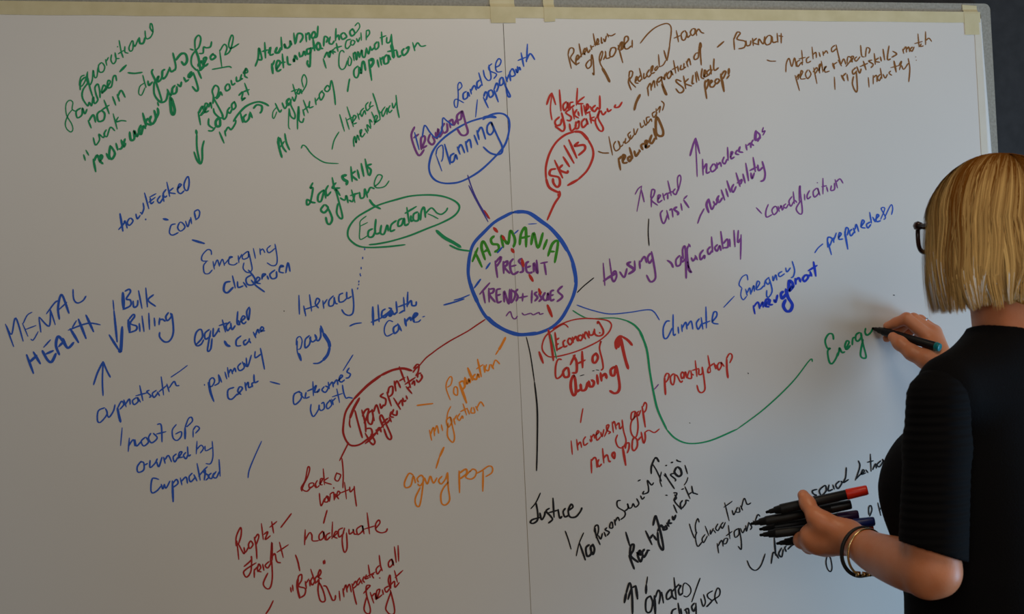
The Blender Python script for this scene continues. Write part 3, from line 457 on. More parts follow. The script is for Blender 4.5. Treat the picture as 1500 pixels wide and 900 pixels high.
W("People","dred",2.4,"90,650 105,795;85,690 85,620 115,550 125,565 120,620 100,680;100,670 140,745 150,740;145,700 155,740 185,690;195,650 180,680 190,710 215,680 200,650;225,620 240,700 245,790;225,640 250,600 260,620 240,680;280,515 295,640;300,600 330,580 310,640 350,610")
W("plus sign","dred",2.4,"360,500 375,590;345,545 400,500")
C("red slash after People","dred",2.4,"513,438 470,495 430,547")
W("freight","dred",2.4,"145,850 200,800 200,770 ;205,770 200,880 170,930 148,915 150,880 240,820;225,870 225,935;225,880 250,850;250,890 275,860 260,830 250,880 280,890;290,830 300,880;340,810 310,840 330,860 355,820;360,800 365,930 350,1010 320,1020 295,980 330,900;350,830 362,660 365,800;365,770 385,750 400,810 430,820;420,660 450,780;400,740 490,680")
O(400,740,5.624)
W("Inadequate","dred",2.3,"265,205 260,330;265,290 300,230 320,250 325,295 375,295;410,215 380,250 385,290 415,270 415,220 430,290;470,230 440,250 440,290 475,260;490,140 485,280;490,270 530,230 515,220 500,260 530,275;575,190 540,210 545,265 585,230;590,190 570,270 575,350 590,392 610,350 605,230;625,200 630,240 660,220 660,200 670,240 700,240;730,170 690,200 700,245 740,210 735,170 750,240;775,65 795,240;750,200 850,170;845,195 880,150 870,125 845,160 850,210 890,230 930,220 942,195")
C("red tick before Bridge","dred",2.4,"185,412 205,470 220,545")
W("Bridge","dred",2.4,"3.4!205,610 200,680 220,770;205,640 210,590 235,575 235,620 210,670 265,690 260,740 225,765;265,630 275,690;270,650 295,610;300,620 305,670;330,590 310,630 325,660 350,620;310,530 350,650;370,580 345,610 355,640 380,610;370,600 395,560 385,535 370,590 400,610;380,620 370,700 385,780 410,800 430,780 410,700 380,640;145,680 150,720;160,660 165,710;415,460 417,488;425,455 427,485")
C("wavy red line after Bridge","dred",2.4,"415,668 440,675 470,740 490,785 510,780 515,745")
W("impacted","dred",2.3,"545,710 552,790;575,690 585,760;580,710 600,660 610,720;610,690 630,655 645,720;650,650 670,750 688,822;655,670 680,630 690,660 660,690;715,600 690,640 700,660 725,620;715,610 735,650;750,590 740,620 755,640;770,575 760,610 790,600;785,495 800,600;760,600 840,555;830,570 815,580 830,605;875,500 850,530 860,570 890,530;875,415 885,500 900,545;878,600 880,606")
W("all","dred",2.3,"970,450 950,480 960,515 990,480 975,445 995,500;1000,345 1015,475;1030,335 1035,465")
W("freight","dred",2.3,"745,730 780,690 800,665 770,670 770,740 800,850 795,895 765,890 750,850 770,760;800,720 830,810;810,760 840,730 850,780 880,700 855,710 855,770 900,740;900,700 910,740;950,670 920,690 935,720 960,690;970,720 930,840 940,880 970,905 1000,890 995,820 965,700;965,690 950,620 965,580 970,690;970,660 1000,630 1005,680 1040,640;1000,540 1025,640;1005,600 1070,540")
O(320,640,3.462)
C("red slash at the bottom edge","dred",2.4,"278,832 260,870 240,900")
# ---- land use and population growth
O(650,60,7.5)
W("Land","blue",2.6,"1.9!160,545 200,500 180,455 155,490 160,600 150,720 125,725 115,670 140,640 220,680;250,555 215,580 220,640 260,620 265,565 285,610;290,530 305,585;300,550 335,490 360,540;395,430 365,460 375,520 415,480;385,350 425,490")
W("Use","blue",2.2,"435,320 450,390 490,435 520,400 495,265;530,250 495,285 510,330 580,365 550,415;565,290 610,270 630,220 605,195 575,240 570,300 590,340 640,335")
W("pop","blue",2.8,"435,620 490,735;440,610 460,560 480,590 465,650;505,545 490,570 510,620 545,590 530,545 505,545;550,530 600,670;555,530 580,465 600,500 580,560")
W("growth","blue",2.6,"645,400 615,430 620,490 655,460 645,400;650,400 680,500 730,600 715,615 695,580 685,500;680,390 700,450;695,430 720,370 735,440;740,320 725,360 745,390 785,370 760,310 740,320;790,310 810,350 810,280;815,340 830,290 845,320;850,130 880,280;815,215 900,180;920,35 910,230;905,220 950,140 1000,205")
# ---- orange population notes
O(580,510,3.913)
C("orange line below the centre ring","orange",3,"3.6!628,-60 605,-15 590,10;2.4!590,10 572,38")
W("Population","orange",2.2,"1.9!312,298 290,240 290,200 310,165 322,175 315,210 295,225;335,225 332,260 352,270 352,230 335,225;4.2!365,205 405,315;3!362,200 385,190 395,220 380,240;4!395,170 405,205 420,180 425,200;4!412,115 440,185;3!455,150 440,170 460,180 470,150 478,170;3!468,65 490,165;462,120 500,95;3!505,100 510,140;520,95 512,120 530,130 538,95;3!545,95 560,120;555,110 570,70 595,92")
W("migration","orange",2.2,"192,470 205,530;198,500 215,455 222,505;222,480 235,445 245,490;260,440 268,475;310,395 290,415 300,455 320,425 312,400 335,500 330,538 315,535 295,500 300,430;1.8!290,420 298,370 315,335;330,405 340,440;332,415 348,385;368,375 352,400 365,415 380,390 385,405;385,320 405,385;370,365 410,345;410,350 422,380;435,340 430,370 452,370 445,340;458,335 470,360;462,350 485,310 505,335")
C("orange dash before migration","orange",2.6,"120,330 165,324 212,319")
C("thick orange slash above aging","orange",3.6,"275,570 250,625;2.6!250,625 230,690")
W("aging","orange",2.4,"100,730 75,720 50,770 55,800 85,790 100,735 112,775;130,770 122,750 145,730 160,755 140,790 125,780;158,745 150,830 135,905 115,900 112,860 140,800;165,745 180,780 195,735;200,735 215,775 235,745;265,735 245,760 260,780 285,750 295,715;297,715 300,800 308,870 285,900 262,890 258,840 275,800 300,770")
W("pop","orange",2.8,"362,705 365,830;362,720 400,695 405,720 375,745 365,748;2.2!425,705 400,740 430,752 455,735 460,705 440,695 425,710;500,705 498,822;2.2!460,720 490,705 530,678 552,685 550,715 515,738")
# ---- economy
O(780,455,6.667)
R("thin red ring around Economy","red",2.2,"350,165 320,138 285,140 200,195 130,250 97,330 100,390 140,440 190,455 290,440 430,400 560,345 660,290 740,220 770,160 765,125 730,98 650,85 520,78 400,92 290,130 200,180")
W("Economy","red",2.8,"220,215 230,300 240,395;230,290 260,270;225,340 255,325;240,385 295,355;320,290 300,310 310,355 340,345;365,270 345,300 365,335 390,305 365,270;390,260 400,315;400,290 425,255 440,300;445,250 450,300;460,240 445,270 470,295 490,255 465,240;490,230 520,280 ;505,260 520,210 555,270;550,200 560,240 590,235 600,200;605,180 610,230 645,250 685,235 690,190 645,110 635,130;655,215 660,222")
C("red and green strokes left of Economy","red",3.4,"155,190 180,300 205,490")
C("thin green stroke left of Economy","green",1.8,"180,235 205,340 235,470")
C("thick red tick left of Economy","red",3.8,"65,405 105,515")
W("Cost","red",3.6,"2.6!285,480 250,480 228,540 225,630 240,665 280,640 310,580;330,560 300,600 315,650 355,640 350,570 325,560;415,435 370,530;400,440 430,500 430,600 390,610;485,400 490,560;440,520 515,485")
W("of","red",3.6,"620,420 590,450 590,500 615,510 640,460 620,415;2.6!660,330 670,300 655,370 680,480 690,560 670,585")
W("living","red",4,"410,640 380,680 375,760 400,830 425,790 410,640;430,800 470,770;470,720 480,780 520,770 540,700;550,690 560,740 590,740 600,700 575,680;630,630 640,720;665,610 675,690;675,650 710,620 725,665;800,550 765,580 770,630 800,630 815,540;820,540 850,720 840,790 800,810 755,785")
C("faint dark dashes above living","black",1.5,"465,640 505,628;585,592 605,588;620,580 650,585")
A("thick red arrow pointing up beside cost of living","red",4.6,"935,570 900,450 860,265;820,375 815,310 850,258 880,258;3.8!880,258 930,290 975,340;840,360 850,290")
O(820,580,7.5)
C("thin red slash above Increasing","red",2,"255,140 240,220 228,298")
W("Increasing","red",2.3,"125,495 138,645;185,480 200,600;195,550 225,510 240,570;285,450 260,490 270,545 310,520;330,480 345,510;340,440 355,500;350,460 375,425 385,470;390,440 430,400 415,385 400,430 410,490 450,450;450,400 465,450 485,370;490,450 540,330 515,330 520,380 555,400 535,420;575,290 590,405;580,310 600,285 620,370;620,330 650,300 660,365 690,330;685,265 700,380 728,500 690,570 640,560 615,490 635,430")
W("gap","red",2.3,"830,170 790,190 785,260 815,250 830,180 850,230 860,350 840,450 800,440 778,370 790,280 850,210;870,170 850,190 865,220 890,160;3!905,120 940,345;915,120 935,75 955,100 945,160 915,190")
W("rich","red",2.6,"345,700 350,850;345,720 380,680 400,700 410,790;430,700 415,740 430,780 460,750;470,580 485,740;480,690 520,650 540,720 560,720;3!590,620 575,655 600,690 605,640 590,620")
W("poor","red",2.6,"3.6!690,560 725,765;720,580 730,530 760,520 760,580 740,630;800,480 795,570 815,605 850,560 850,490 820,460 800,490;850,500 895,450 ;895,400 920,520 940,470 935,400;2!940,400 980,380 1040,405 1095,365")
O(950,500,10)
W("poverty","red",2.4,"3!235,530 240,650 250,785;235,530 265,475 300,490 285,560 245,610;370,475 325,520 330,610 360,640 380,580 385,480;390,500 420,510 470,600 500,580;500,450 475,490 490,550 520,500 500,450;520,550 540,450 560,540;600,430 570,530 630,540 620,430;640,480 660,500;685,285 710,520;640,430 740,400;740,410 740,490 790,470 785,380;790,380 820,600 825,710 780,755 735,730 710,645")
W("trap","red",2.4,"870,210 910,440;910,450 870,460 880,390 950,330;960,320 985,410;3!985,350 1000,400;1040,310 1010,360 1030,425 1070,360 1060,310 1110,370;3!1145,260 1150,420 1165,540;2.2!1140,260 1180,190 1215,190 1225,240 1190,320")
C("faint tick on the green line","purple",1.7,"55,725 100,690 148,632")
# ---- long lines
O(0,0,1)
C("long blue line from the centre to climate","blue",1.9,"845,447 865,454 892,460 921,458 948,454 958,457 966,469")
C("long green line sweeping to Energy","green",3,"2!839,455 852,463 865,467 900,466 921,471;937,486 947,510 952,545 958,578 964,602 977,630;2.4!977,630 990,643 1010,650 1040,646 1080,629;2!1080,629 1120,599 1160,561 1186,528 1190,530")
C("middle of the long green line","green",2.8,"918,470 930,477 940,490 947,512")
C("thin black line down to Justice","black",2.4,"1.6!771,494 777,520 783,560;783,560 787,600 787,650 786,690")
C("blue double line from Health care to the centre","blue",2,"2.6!650,447 665,443 680,438;665,440 676,437 688,432")
# ---- black notes
O(770,690,6)
W("Justice","black",2.8,"2!45,335 90,280 130,195;90,280 105,360 105,430 70,462 42,455 60,430 130,410;125,370 140,430 165,395 170,360;210,330 180,355 220,400 235,430 200,460;240,240 250,410;200,370 290,345;285,340 300,415 320,400;350,330 330,360 345,405 380,390;375,350 415,320 400,295 375,350 390,405 440,405 480,360 495,325")
C("thin black tick below Justice","black",2,"348,530 375,605 400,690")
W("Too","black",3.2,"2!445,750 470,640 510,545;475,640 525,785;560,650 530,680 540,750 575,730 570,660;590,650 570,680 590,735 605,690 590,645")
W("Prison","black",2.4,"610,500 620,570 655,650;605,540 610,490 635,480 640,530 620,590;640,570 660,600 675,550;690,540 705,580;715,500 700,520 735,540 715,570;745,460 740,500 765,500 760,455 745,460;780,430 790,480;785,450 810,410 825,440")
W("Service","black",2.3,"835,260 805,270 810,320 870,360 870,400 835,430;870,355 900,330 895,290 910,330 935,320;935,320 945,290 965,320 995,290 975,245;1010,220 1025,250 1045,230;1040,180 1030,205 1075,190 1080,150 1070,85 1105,125 1125,105")
O(900,660,6.818)
A("thin black arrow after Service","black",2.2,"470,310 420,200 375,130;2.8!368,235 370,160 400,85;3!400,85 420,75 445,115")
W("(750)","black",2.4,"1.8!470,215 455,300 475,365;495,245 520,270 ;505,230 530,280 600,385;600,230 560,245 610,290 605,310;3.4!620,170 600,220 640,260 670,240 660,190 630,165;705,150 730,235;1.7!735,270 720,315 695,350;510,155 525,150;2.6!565,125 585,118;620,95 635,108 665,115;510,450 530,450;235,308 260,295")
O(890,700,6)
C("thick black tick before the recidivism note","black",3.2,"160,480 195,600")
W("Recidivism","black",3.4,"190,680 210,740 235,805;195,680 205,600 230,590 225,640 205,690 270,745;255,660 290,680 285,640 265,680 290,740 310,690;325,630 305,660 320,700 355,640;345,640 370,640;335,470 390,590;370,540 400,500;405,510 430,550;400,420 420,340 435,370 470,500 490,610 480,635 450,580 440,480;440,470 470,420 490,450;500,430 490,460 520,450 510,420;520,400 540,430;545,370 535,400 565,400 ;570,340 580,370 600,330")
W("Rate","black",2.4,"580,240 610,310;580,200 610,140 580,135;590,150 605,180 590,210 650,280;660,200 640,230 650,270 685,230 690,200 715,205;680,80 725,185;650,105 670,98;710,150 740,130;740,75 750,130 770,140 793,148")
O(1000,660,4.545)
C("thin black stroke before Education in black","black",1.9,"45,490 60,540 78,585")
W("Education in black","black",2,"110,480 100,455 85,500 90,550;95,545 85,580 100,640 130,610;150,560 130,590 140,615 165,570;150,505 175,570;185,530 185,560 205,520;205,530 220,550;235,490 220,520 235,535 255,500;270,480 255,500 265,520 285,480;280,350 310,470;275,380 330,340;330,400 340,430 355,400;365,380 355,410 380,410 375,380;385,370 400,400;390,390 410,320 430,360 455,350")
W("not","black",2,"230,620 240,685;235,640 260,600 270,640;280,590 270,620 290,620 300,590 280,590;305,500 315,590;290,570 330,540")
W("given","black",2,"375,520 345,540 350,580 375,560 375,520 390,600 390,660 370,640;385,520 400,550 415,520;420,500 425,540 440,480;440,480 460,510 450,530;470,470 480,490;480,480 500,430 515,440")
C("black check mark below given","black",2,"430,735 450,780 485,800 520,770 550,690")
W("Soul, half hidden by the hand","black",2.4,"2.8!610,580 620,700;590,755 605,680 640,720;660,650 640,690 660,710 670,660;690,640 680,650 690,675;700,660 720,640 740,625")
C("long thin black loop below the hand","black",1.8,"970,680 955,740 965,790 985,808 995,780 985,720 968,695")
W("social","black",2.4,"895,260 865,270 870,290 890,300 870,310;930,245 910,270 925,300 955,270 950,235 925,250;975,230 970,270 1000,260;1000,230 1010,260;1045,205 1020,230 1035,255 1060,220 1055,205;1090,115 1085,180 1070,215 1105,195")
W("lethargy, partly hidden","black",2.2,"1170,70 1180,110 1150,200;1150,195 1185,160 1210,140 1200,130 1190,160 1220,150;1220,130 1235,150;1250,25 1255,140;1230,80 1270,70;1265,130 1285,90 1290,120;1320,70 1295,95 1310,110 1335,75 1330,60 1350,95;1355,50 1375,40")
W("word ending in l, partly hidden","black",2,"1240,430 1240,380 1255,370 1260,400 1245,440;1300,350 1320,435;1310,400 1330,380 1345,420")
O(880,820,7.5)
W("arrow like black letters","black",3.2,"4!260,475 280,370;280,370 310,270 330,265;330,265 345,400 350,600;300,440 330,330;4!385,290 405,435;350,310 380,290")
C("black tick above opiates","black",3.2,"2!515,190 500,290;4!500,280 497,375")
W("opiates","black",2.8,"550,400 500,440 495,550 520,585 555,560 570,470 545,400;4!590,400 600,600;600,420 630,340 655,380 640,490;670,360 690,480;770,330 725,380 730,440 780,400 770,330;775,330 790,410 830,440;805,200 830,440;780,360 860,270;860,290 880,290 855,340 870,390 900,370;1.9!900,380 905,290 930,260 980,300 990,360 950,410 910,400")
C("thin black slash after opiates","black",2,"1092,205 1050,320 1000,468")
W("drug","black",2.8,"830,540 790,560 780,610 830,620;850,480 870,620;880,540 890,610;930,550 950,600 ;1030,480 1000,520 1020,570 1045,520;1045,480 1050,630;920,560 960,540 970,600")
W("use","black",2.2,"1100,430 1125,515 1150,470 1130,385;1230,345 1175,380 1180,420 1220,460 1160,520;1170,520 1230,450 1300,400 1310,340 1285,315 1260,370 1255,430 1280,485")
O(1190,450,6.924)
W("Energy, being written","green",2.8,"215,330 205,278 165,275 130,340 150,415 180,420 155,450 170,550 200,575 240,520 258,465;255,500 270,450 275,415 300,460 330,455;335,430 372,360 348,345 330,400 350,430 385,390;405,385 410,320 432,308;480,258 445,280 440,330 465,345 498,300 492,262;490,262 515,380 545,500 520,520 490,495 495,420 515,330;540,215 535,260 555,285 590,260 612,220")
O(0,0,1)
C("tiny dark speck on the sheet near the blond hair","black",1.6,"1308.5,432.5 1310.5,432.8")
C("tiny dark speck right of the words poverty trap","black",1.4,"1095.5,546.5 1096.5,548")
C("tiny dark speck inside the long green curve","black",1.2,"1010,619.5 1011,620.5")
# ------------------------------------------------------------------ smooth solids: blended shapes sampled on a grid, surfaced in one skin
class Solid:
    def __init__(s, lo, hi, h):
        s.h = h; s.lo = np.array(lo, float); s.n = np.ceil((np.array(hi)-s.lo)/h).astype(int)+1
        s.ax = [s.lo[i]+h*np.arange(s.n[i]) for i in range(3)]
        s.f = np.full(s.n, 1.0, np.float32)
    def sub(s, lo, hi):
        a = [max(0, int((lo[i]-s.lo[i])/s.h)) for i in range(3)]; b = [min(s.n[i], int((hi[i]-s.lo[i])/s.h)+2) for i in range(3)]
        if any(a[i] >= b[i] for i in range(3)): return None, None
        sl = tuple(slice(a[i], b[i]) for i in range(3))
        return sl, np.meshgrid(*[s.ax[i][a[i]:b[i]] for i in range(3)], indexing='ij', sparse=True)
    def blend(s, sl, d, k, cut=False):
        f = s.f[sl]
        if cut:
            if k > 0:
                hh = np.clip(.5-.5*(f+d)/k, 0, 1); s.f[sl] = f+(-d-f)*hh+k*hh*(1-hh)
            else: s.f[sl] = np.maximum(f, -d)
        elif k > 0:
            hh = np.clip(.5+.5*(d-f)/k, 0, 1); s.f[sl] = d+(f-d)*hh-k*hh*(1-hh)
        else: s.f[sl] = np.minimum(f, d)
    def limb(s, a, b, ra, rb=None, k=.01, cut=False):           # tapered round limb from a to b
        rb = ra if rb is None else rb; a = np.array(a, float); b = np.array(b, float); p = max(ra, rb)+k+3*s.h
        sl, g = s.sub(np.minimum(a, b)-p, np.maximum(a, b)+p)
        if sl is None: return
        ab = b-a; q = [g[i]-a[i] for i in range(3)]
        t = np.clip((q[0]*ab[0]+q[1]*ab[1]+q[2]*ab[2])/max(ab@ab, 1e-12), 0, 1)
        d = np.sqrt(sum((q[i]-t*ab[i])**2 for i in range(3)))-(ra+(rb-ra)*t)
        s.blend(sl, d, k, cut)
    def chain(s, pts, rads, k=.006):
        for i in range(len(pts)-1): s.limb(pts[i], pts[i+1], rads[i], rads[i+1], k)
    def blob(s, c, axes, rad, k=.01, cut=False):                 # ellipsoid; axes = three unit vectors
        c = np.array(c, float); A = [np.array(a, float) for a in axes]; p = max(rad)+k+3*s.h
        sl, g = s.sub(c-p, c+p)
        if sl is None: return
        q = [g[i]-c[i] for i in range(3)]; u = [sum(q[i]*A[j][i] for i in range(3)) for j in range(3)]
        k0 = np.sqrt(sum((u[j]/rad[j])**2 for j in range(3))); k1 = np.sqrt(sum((u[j]/rad[j]**2)**2 for j in range(3)))
        s.blend(sl, k0*(k0-1)/np.maximum(k1, 1e-9), k, cut)
    def field(s, fn, k=.01, cut=False):
        sl, g = s.sub(s.lo, s.lo+s.h*s.n); s.blend(sl, fn(*g), k, cut)
    def surface(s):
        f = s.f; neg = f < 0
        c = [neg[i:f.shape[0]-1+i, j:f.shape[1]-1+j, k:f.shape[2]-1+k] for i in (0, 1) for j in (0, 1) for k in (0, 1)]
        cnt = sum(x.astype(np.int8) for x in c); act = (cnt > 0) & (cnt < 8); I = np.argwhere(act)
        vid = np.full(act.shape, -1, np.int64); vid[tuple(I.T)] = np.arange(len(I))
        acc = np.zeros((len(I), 3)); num = np.zeros(len(I))
        cor = np.array([(i, j, k) for i in (0, 1) for j in (0, 1) for k in (0, 1)])
        for a in range(8):
            for b in range(a+1, 8):
                if np.abs(cor[a]-cor[b]).sum() != 1: continue
                fa = f[tuple((I+cor[a]).T)]; fb = f[tuple((I+cor[b]).T)]; m = (fa < 0) != (fb < 0)
                t = np.where(m, fa/np.where(m, fa-fb, 1), 0)
                acc += (m[:, None]*(cor[a]+t[:, None]*(cor[b]-cor[a]))); num += m
        vs = s.lo+s.h*(I+acc/num[:, None]); F = []
        for ax in range(3):
            o1, o2 = [(1, 2), (2, 0), (0, 1)][ax]
            lo = [slice(None)]*3; hi = [slice(None)]*3; lo[ax] = slice(0, -1); hi[ax] = slice(1, None)
            A, B = neg[tuple(lo)], neg[tuple(hi)]; E = np.argwhere(A != B)
            E = E[(E[:, o1] > 0) & (E[:, o2] > 0) & (E[:, o1] < f.shape[o1]-1) & (E[:, o2] < f.shape[o2]-1)]
            fl = A[tuple(E.T)]; d1 = np.zeros(3, int); d1[o1] = 1; d2 = np.zeros(3, int); d2[o2] = 1
            q = np.stack([vid[tuple((E-d1-d2).T)], vid[tuple((E-d2).T)], vid[tuple(E.T)], vid[tuple((E-d1).T)]], 1)
            q = np.where(fl[:, None], q, q[:, ::-1]); F.append(q[(q >= 0).all(1)])
        return vs, np.concatenate(F)
def dense(pts, rads, per=5):                                     # smooth curve through joints, radii eased along it
    q = [np.array([*p, r]) for p, r in zip(pts, rads)]; out = []
    for i in range(len(q)-1):
        p0, p1, p2, p3 = q[max(i-1, 0)], q[i], q[i+1], q[min(i+2, len(q)-1)]
        for a in range(per):
            t = a/per; out.append(.5*(2*p1+(p2-p0)*t+(2*p0-5*p1+4*p2-p3)*t*t+(3*p1-p0-3*p2+p3)*t**3))
    out.append(q[-1]); return [o[:3] for o in out], [o[3] for o in out]
def skin_mesh(name, parts, mat_, parent):
    vs = []; fs = []; n = 0
    for v, q in parts: vs.append(v); fs.append(q+n); n += len(v)
    vs = np.concatenate(vs); fs = np.concatenate(fs)
    me = bpy.data.meshes.new(name); me.vertices.add(len(vs)); me.vertices.foreach_set('co', vs.astype(np.float32).ravel())
    me.loops.add(len(fs)*4); me.loops.foreach_set('vertex_index', fs.astype(np.int32).ravel())
    me.polygons.add(len(fs)); me.polygons.foreach_set('loop_start', np.arange(0, len(fs)*4, 4, dtype=np.int32)); me.polygons.foreach_set('loop_total', np.full(len(fs), 4, np.int32))
    me.polygons.foreach_set('use_smooth', np.ones(len(fs), bool)); me.update(calc_edges=True); me.validate()
    me.materials.append(mat_); o = bpy.data.objects.new(name, me); COL.objects.link(o)
    o.parent = parent; o.matrix_parent_inverse = Matrix.Translation(-V(parent.location)); return o

# ------------------------------------------------------------------ the woman: frame of her body (left, forward, up)
FA = math.radians(18)
BF = np.array((-math.sin(FA), math.cos(FA), 0)); BL = np.array((-math.cos(FA), -math.sin(FA), 0)); BU = np.array((0, 0, 1.0))
SP = np.array((.646, -.496, 0))                                  # foot of her spine line on the floor
def B(l, f, z): return SP+BL*l+BF*f+BU*z
def N(v): return np.array(v, float)
woman = empty('person', tuple(SP))
props(woman, 'woman with a blond bob and black short sleeved top writing on the board', 'person')
m_skin = mat('skin', (.72, .255, .115), .42, .45, noise=(38, (.74, .29, .15), 4), bump=(260, .12), sss=.12)
m_top = mat('black knit', (.0034, .0031, .0038), .85, .10, bump=(420, .3))
m_rib = mat('black rib knit', (.0034, .0031, .0038), .85, .10)
nt = m_rib.node_tree; tc = nt.nodes.new('ShaderNodeTexCoord'); wv = nt.nodes.new('ShaderNodeTexWave'); wv.bands_direction = 'Z'; wv.inputs['Scale'].default_value = 26; wv.inputs['Distortion'].default_value = .5
bp = nt.nodes.new('ShaderNodeBump'); bp.inputs['Strength'].default_value = .45; bp.inputs['Distance'].default_value = .003
nt.links.new(tc.outputs['Object'], wv.inputs['Vector']); nt.links.new(wv.outputs['Fac'], bp.inputs['Height']); nt.links.new(bp.outputs['Normal'], nt.nodes['Principled BSDF'].inputs['Normal'])
m_trouser = mat('black trousers', (.005, .005, .006), .85, .1, bump=(300, .2))
m_shoe = mat('black leather', (.012, .011, .011), .4, .5)

LSH, LEL, LWR = N(P(1375, 596, 2.045)), N(P(1366, 834, 2.03)), N(P(1249, 790, 2.235))      # left shoulder, elbow, wrist
RSH = B(-.18, -.02, 1.28); RWR = N(P(1380, 548, 2.565)); REL = N((.93, -.27, 1.10))
def table(g, tab, pw=2.3):
    x, y, z = g
    l = (x-SP[0])*BL[0]+(y-SP[1])*BL[1]; f = (x-SP[0])*BF[0]+(y-SP[1])*BF[1]
    T = np.array(tab); zz = np.clip(z, T[0, 0], T[-1, 0])
    a = np.interp(zz, T[:, 0], T[:, 1]); b = np.interp(zz, T[:, 0], T[:, 2]); c = np.interp(zz, T[:, 0], T[:, 3])
    d = ((np.abs(l)/a)**pw+(np.abs(f-c)/b)**pw)**(1/pw); d = (d-1)*np.minimum(a, b)
    return np.maximum(d, np.maximum(T[0, 0]-z, z-T[-1, 0]))

# --- body: head, neck, trunk and legs, then each arm with its hand
HC = np.array((.637, -.501, 1.522))                              # middle of her head
def H(l, f, z): return HC+BL*l+BF*f+BU*z
def head_and_neck():
    s = Solid(HC+(-.16, -.16, -.20), HC+(.16, .16, .15), .0035)
    s.blob(H(0, -.012, .010), (BL, BF, BU), (.073, .092, .086), 0)
    s.blob(H(0, .022, -.035), (BL, BF, BU), (.060, .068, .075), .03)
    s.blob(H(0, .052, -.092), (BL, BF, BU), (.026, .026, .020), .03)        # chin
    s.limb(H(0, .088, .018), H(0, .104, -.030), .008, .012, .012)           # nose
    for q in (-1, 1):
        s.blob(H(q*.010, .098, -.032), (BL, BF, BU), (.008, .010, .008), .006)
        s.limb(H(q*.014, .084, .026), H(q*.044, .070, .026), .010, .009, .014)   # brow
        s.blob(H(q*.031, .089, .008), (BL, BF, BU), (.016, .012, .010), .008, True)
        s.blob(H(q*.030, .072, .006), (BL, BF, BU), (.013, .012, .012), .003)    # lid
        s.blob(H(q*.042, .058, -.030), (BL, BF, BU), (.022, .022, .022), .02)    # cheek
        s.blob(H(q*.075, -.005, -.008), (BL, BF, BU), (.007, .018, .032), .006)  # ear
    s.limb(H(-.018, .084, -.058), H(.018, .084, -.058), .0055, .0055, .006)
    s.limb(H(-.015, .083, -.067), H(.015, .083, -.067), .006, .006, .005)
    s.limb(B(0, -.03, 1.30), H(0, -.022, -.06), .064, .060, .025)
    return s.surface()
def trunk():
    s = Solid(SP+(-.34, -.34, -.0), SP+(.34, .34, 1.40), .010)
    s.field(lambda *g: table(g, [(.74, .15, .10, 0), (.84, .155, .105, -.005), (.97, .125, .085, 0), (1.15, .14, .10, .01), (1.26, .145, .072, -.01), (1.325, .07, .05, -.02), (1.36, .055, .05, -.02)]), 0)
    for q in (-1, 1):
        s.limb(B(q*.085, 0, .80), B(q*.08, .015, .46), .080, .052, .03); s.limb(B(q*.08, .015, .46), B(q*.078, -.01, .09), .052, .034, .02)
        s.limb(B(q*.078, -.03, .045), B(q*.085, .12, .03), .032, .026, .02)
        s.limb(B(q*.06, -.015, 1.30), B(q*.160, -.028, 1.278), .040, .038, .03)
    return s.surface()
def cam_hand(s, defs, rad, k):
    for pts, r in defs: s.chain([N(P(*p)) for p in pts], r, k)
def left_arm():
    pts = np.array([LSH, LEL, LWR, N(P(1160, 830, 2.36)), N(P(1300, 730, 2.0))])
    s = Solid(pts.min(0)-.06, pts.max(0)+.06, .0024)
    s.chain([LSH, LEL+(LSH-LEL)*.30, LEL], [.043, .041, .038], .012)
    s.chain(*dense([LEL, N(P(1336, 829, 2.075)), N(P(1306, 820, 2.13)), N(P(1277, 808, 2.185)), LWR, N(P(1242, 787, 2.245))], [.0380, .0372, .0335, .0285, .0225, .0225]), .006)
    s.limb(N(P(1374, 842, 2.025)), N(P(1360, 848, 2.03)), .029, .027, .015)                      # point of the elbow
    # palm as a fan of metacarpals, thumb over the pens, fingers curled behind them
    K = [(1190, 786, 2.270), (1196, 794, 2.275), (1206, 799, 2.284), (1218, 801, 2.294)]
    for kx, r in zip(K, (.0185, .0185, .0175, .016)): s.limb(N(P(1240, 789, 2.250)), N(P(*kx)), .0205, r, .012)
    s.limb(N(P(1240, 781, 2.240)), N(P(1204, 764, 2.250)), .0175, .0165, .014)
    s.limb(N(P(1204, 768, 2.252)), N(P(1190, 784, 2.268)), .0145, .0155, .012)
    s.chain([N(P(*p)) for p in [(1206, 766, 2.250), (1193, 756, 2.254), (1183, 738, 2.271), (1176.5, 726, 2.281)]], [.0150, .0122, .0115, .0092], .008)
    s.blob(N(P(1174.5, 726.5, 2.273)), (N(cr), N(cu), N(cd)), (.0056, .0068, .003), .001)          # nail
    for pts_, r in [([(1190, 788, 2.270), (1175, 792, 2.294), (1171, 787, 2.328), (1178, 770, 2.340)], [.0165, .0125, .0088, .0072]),
                    ([(1196, 795, 2.276), (1186, 800, 2.306), (1181, 794, 2.340), (1186, 774, 2.348)], [.016, .0118, .009, .0074]),
                    ([(1208, 799, 2.288), (1199, 802, 2.318), (1195, 796, 2.350), (1200, 780, 2.357)], [.0145, .0108, .0085, .007]),
                    ([(1220, 800, 2.300), (1213, 802, 2.328), (1210, 794, 2.356), (1214, 783, 2.362)], [.013, .009, .0075, .0062])]:
        s.chain([N(P(*p)) for p in pts_], r, .009)
    return s.surface()
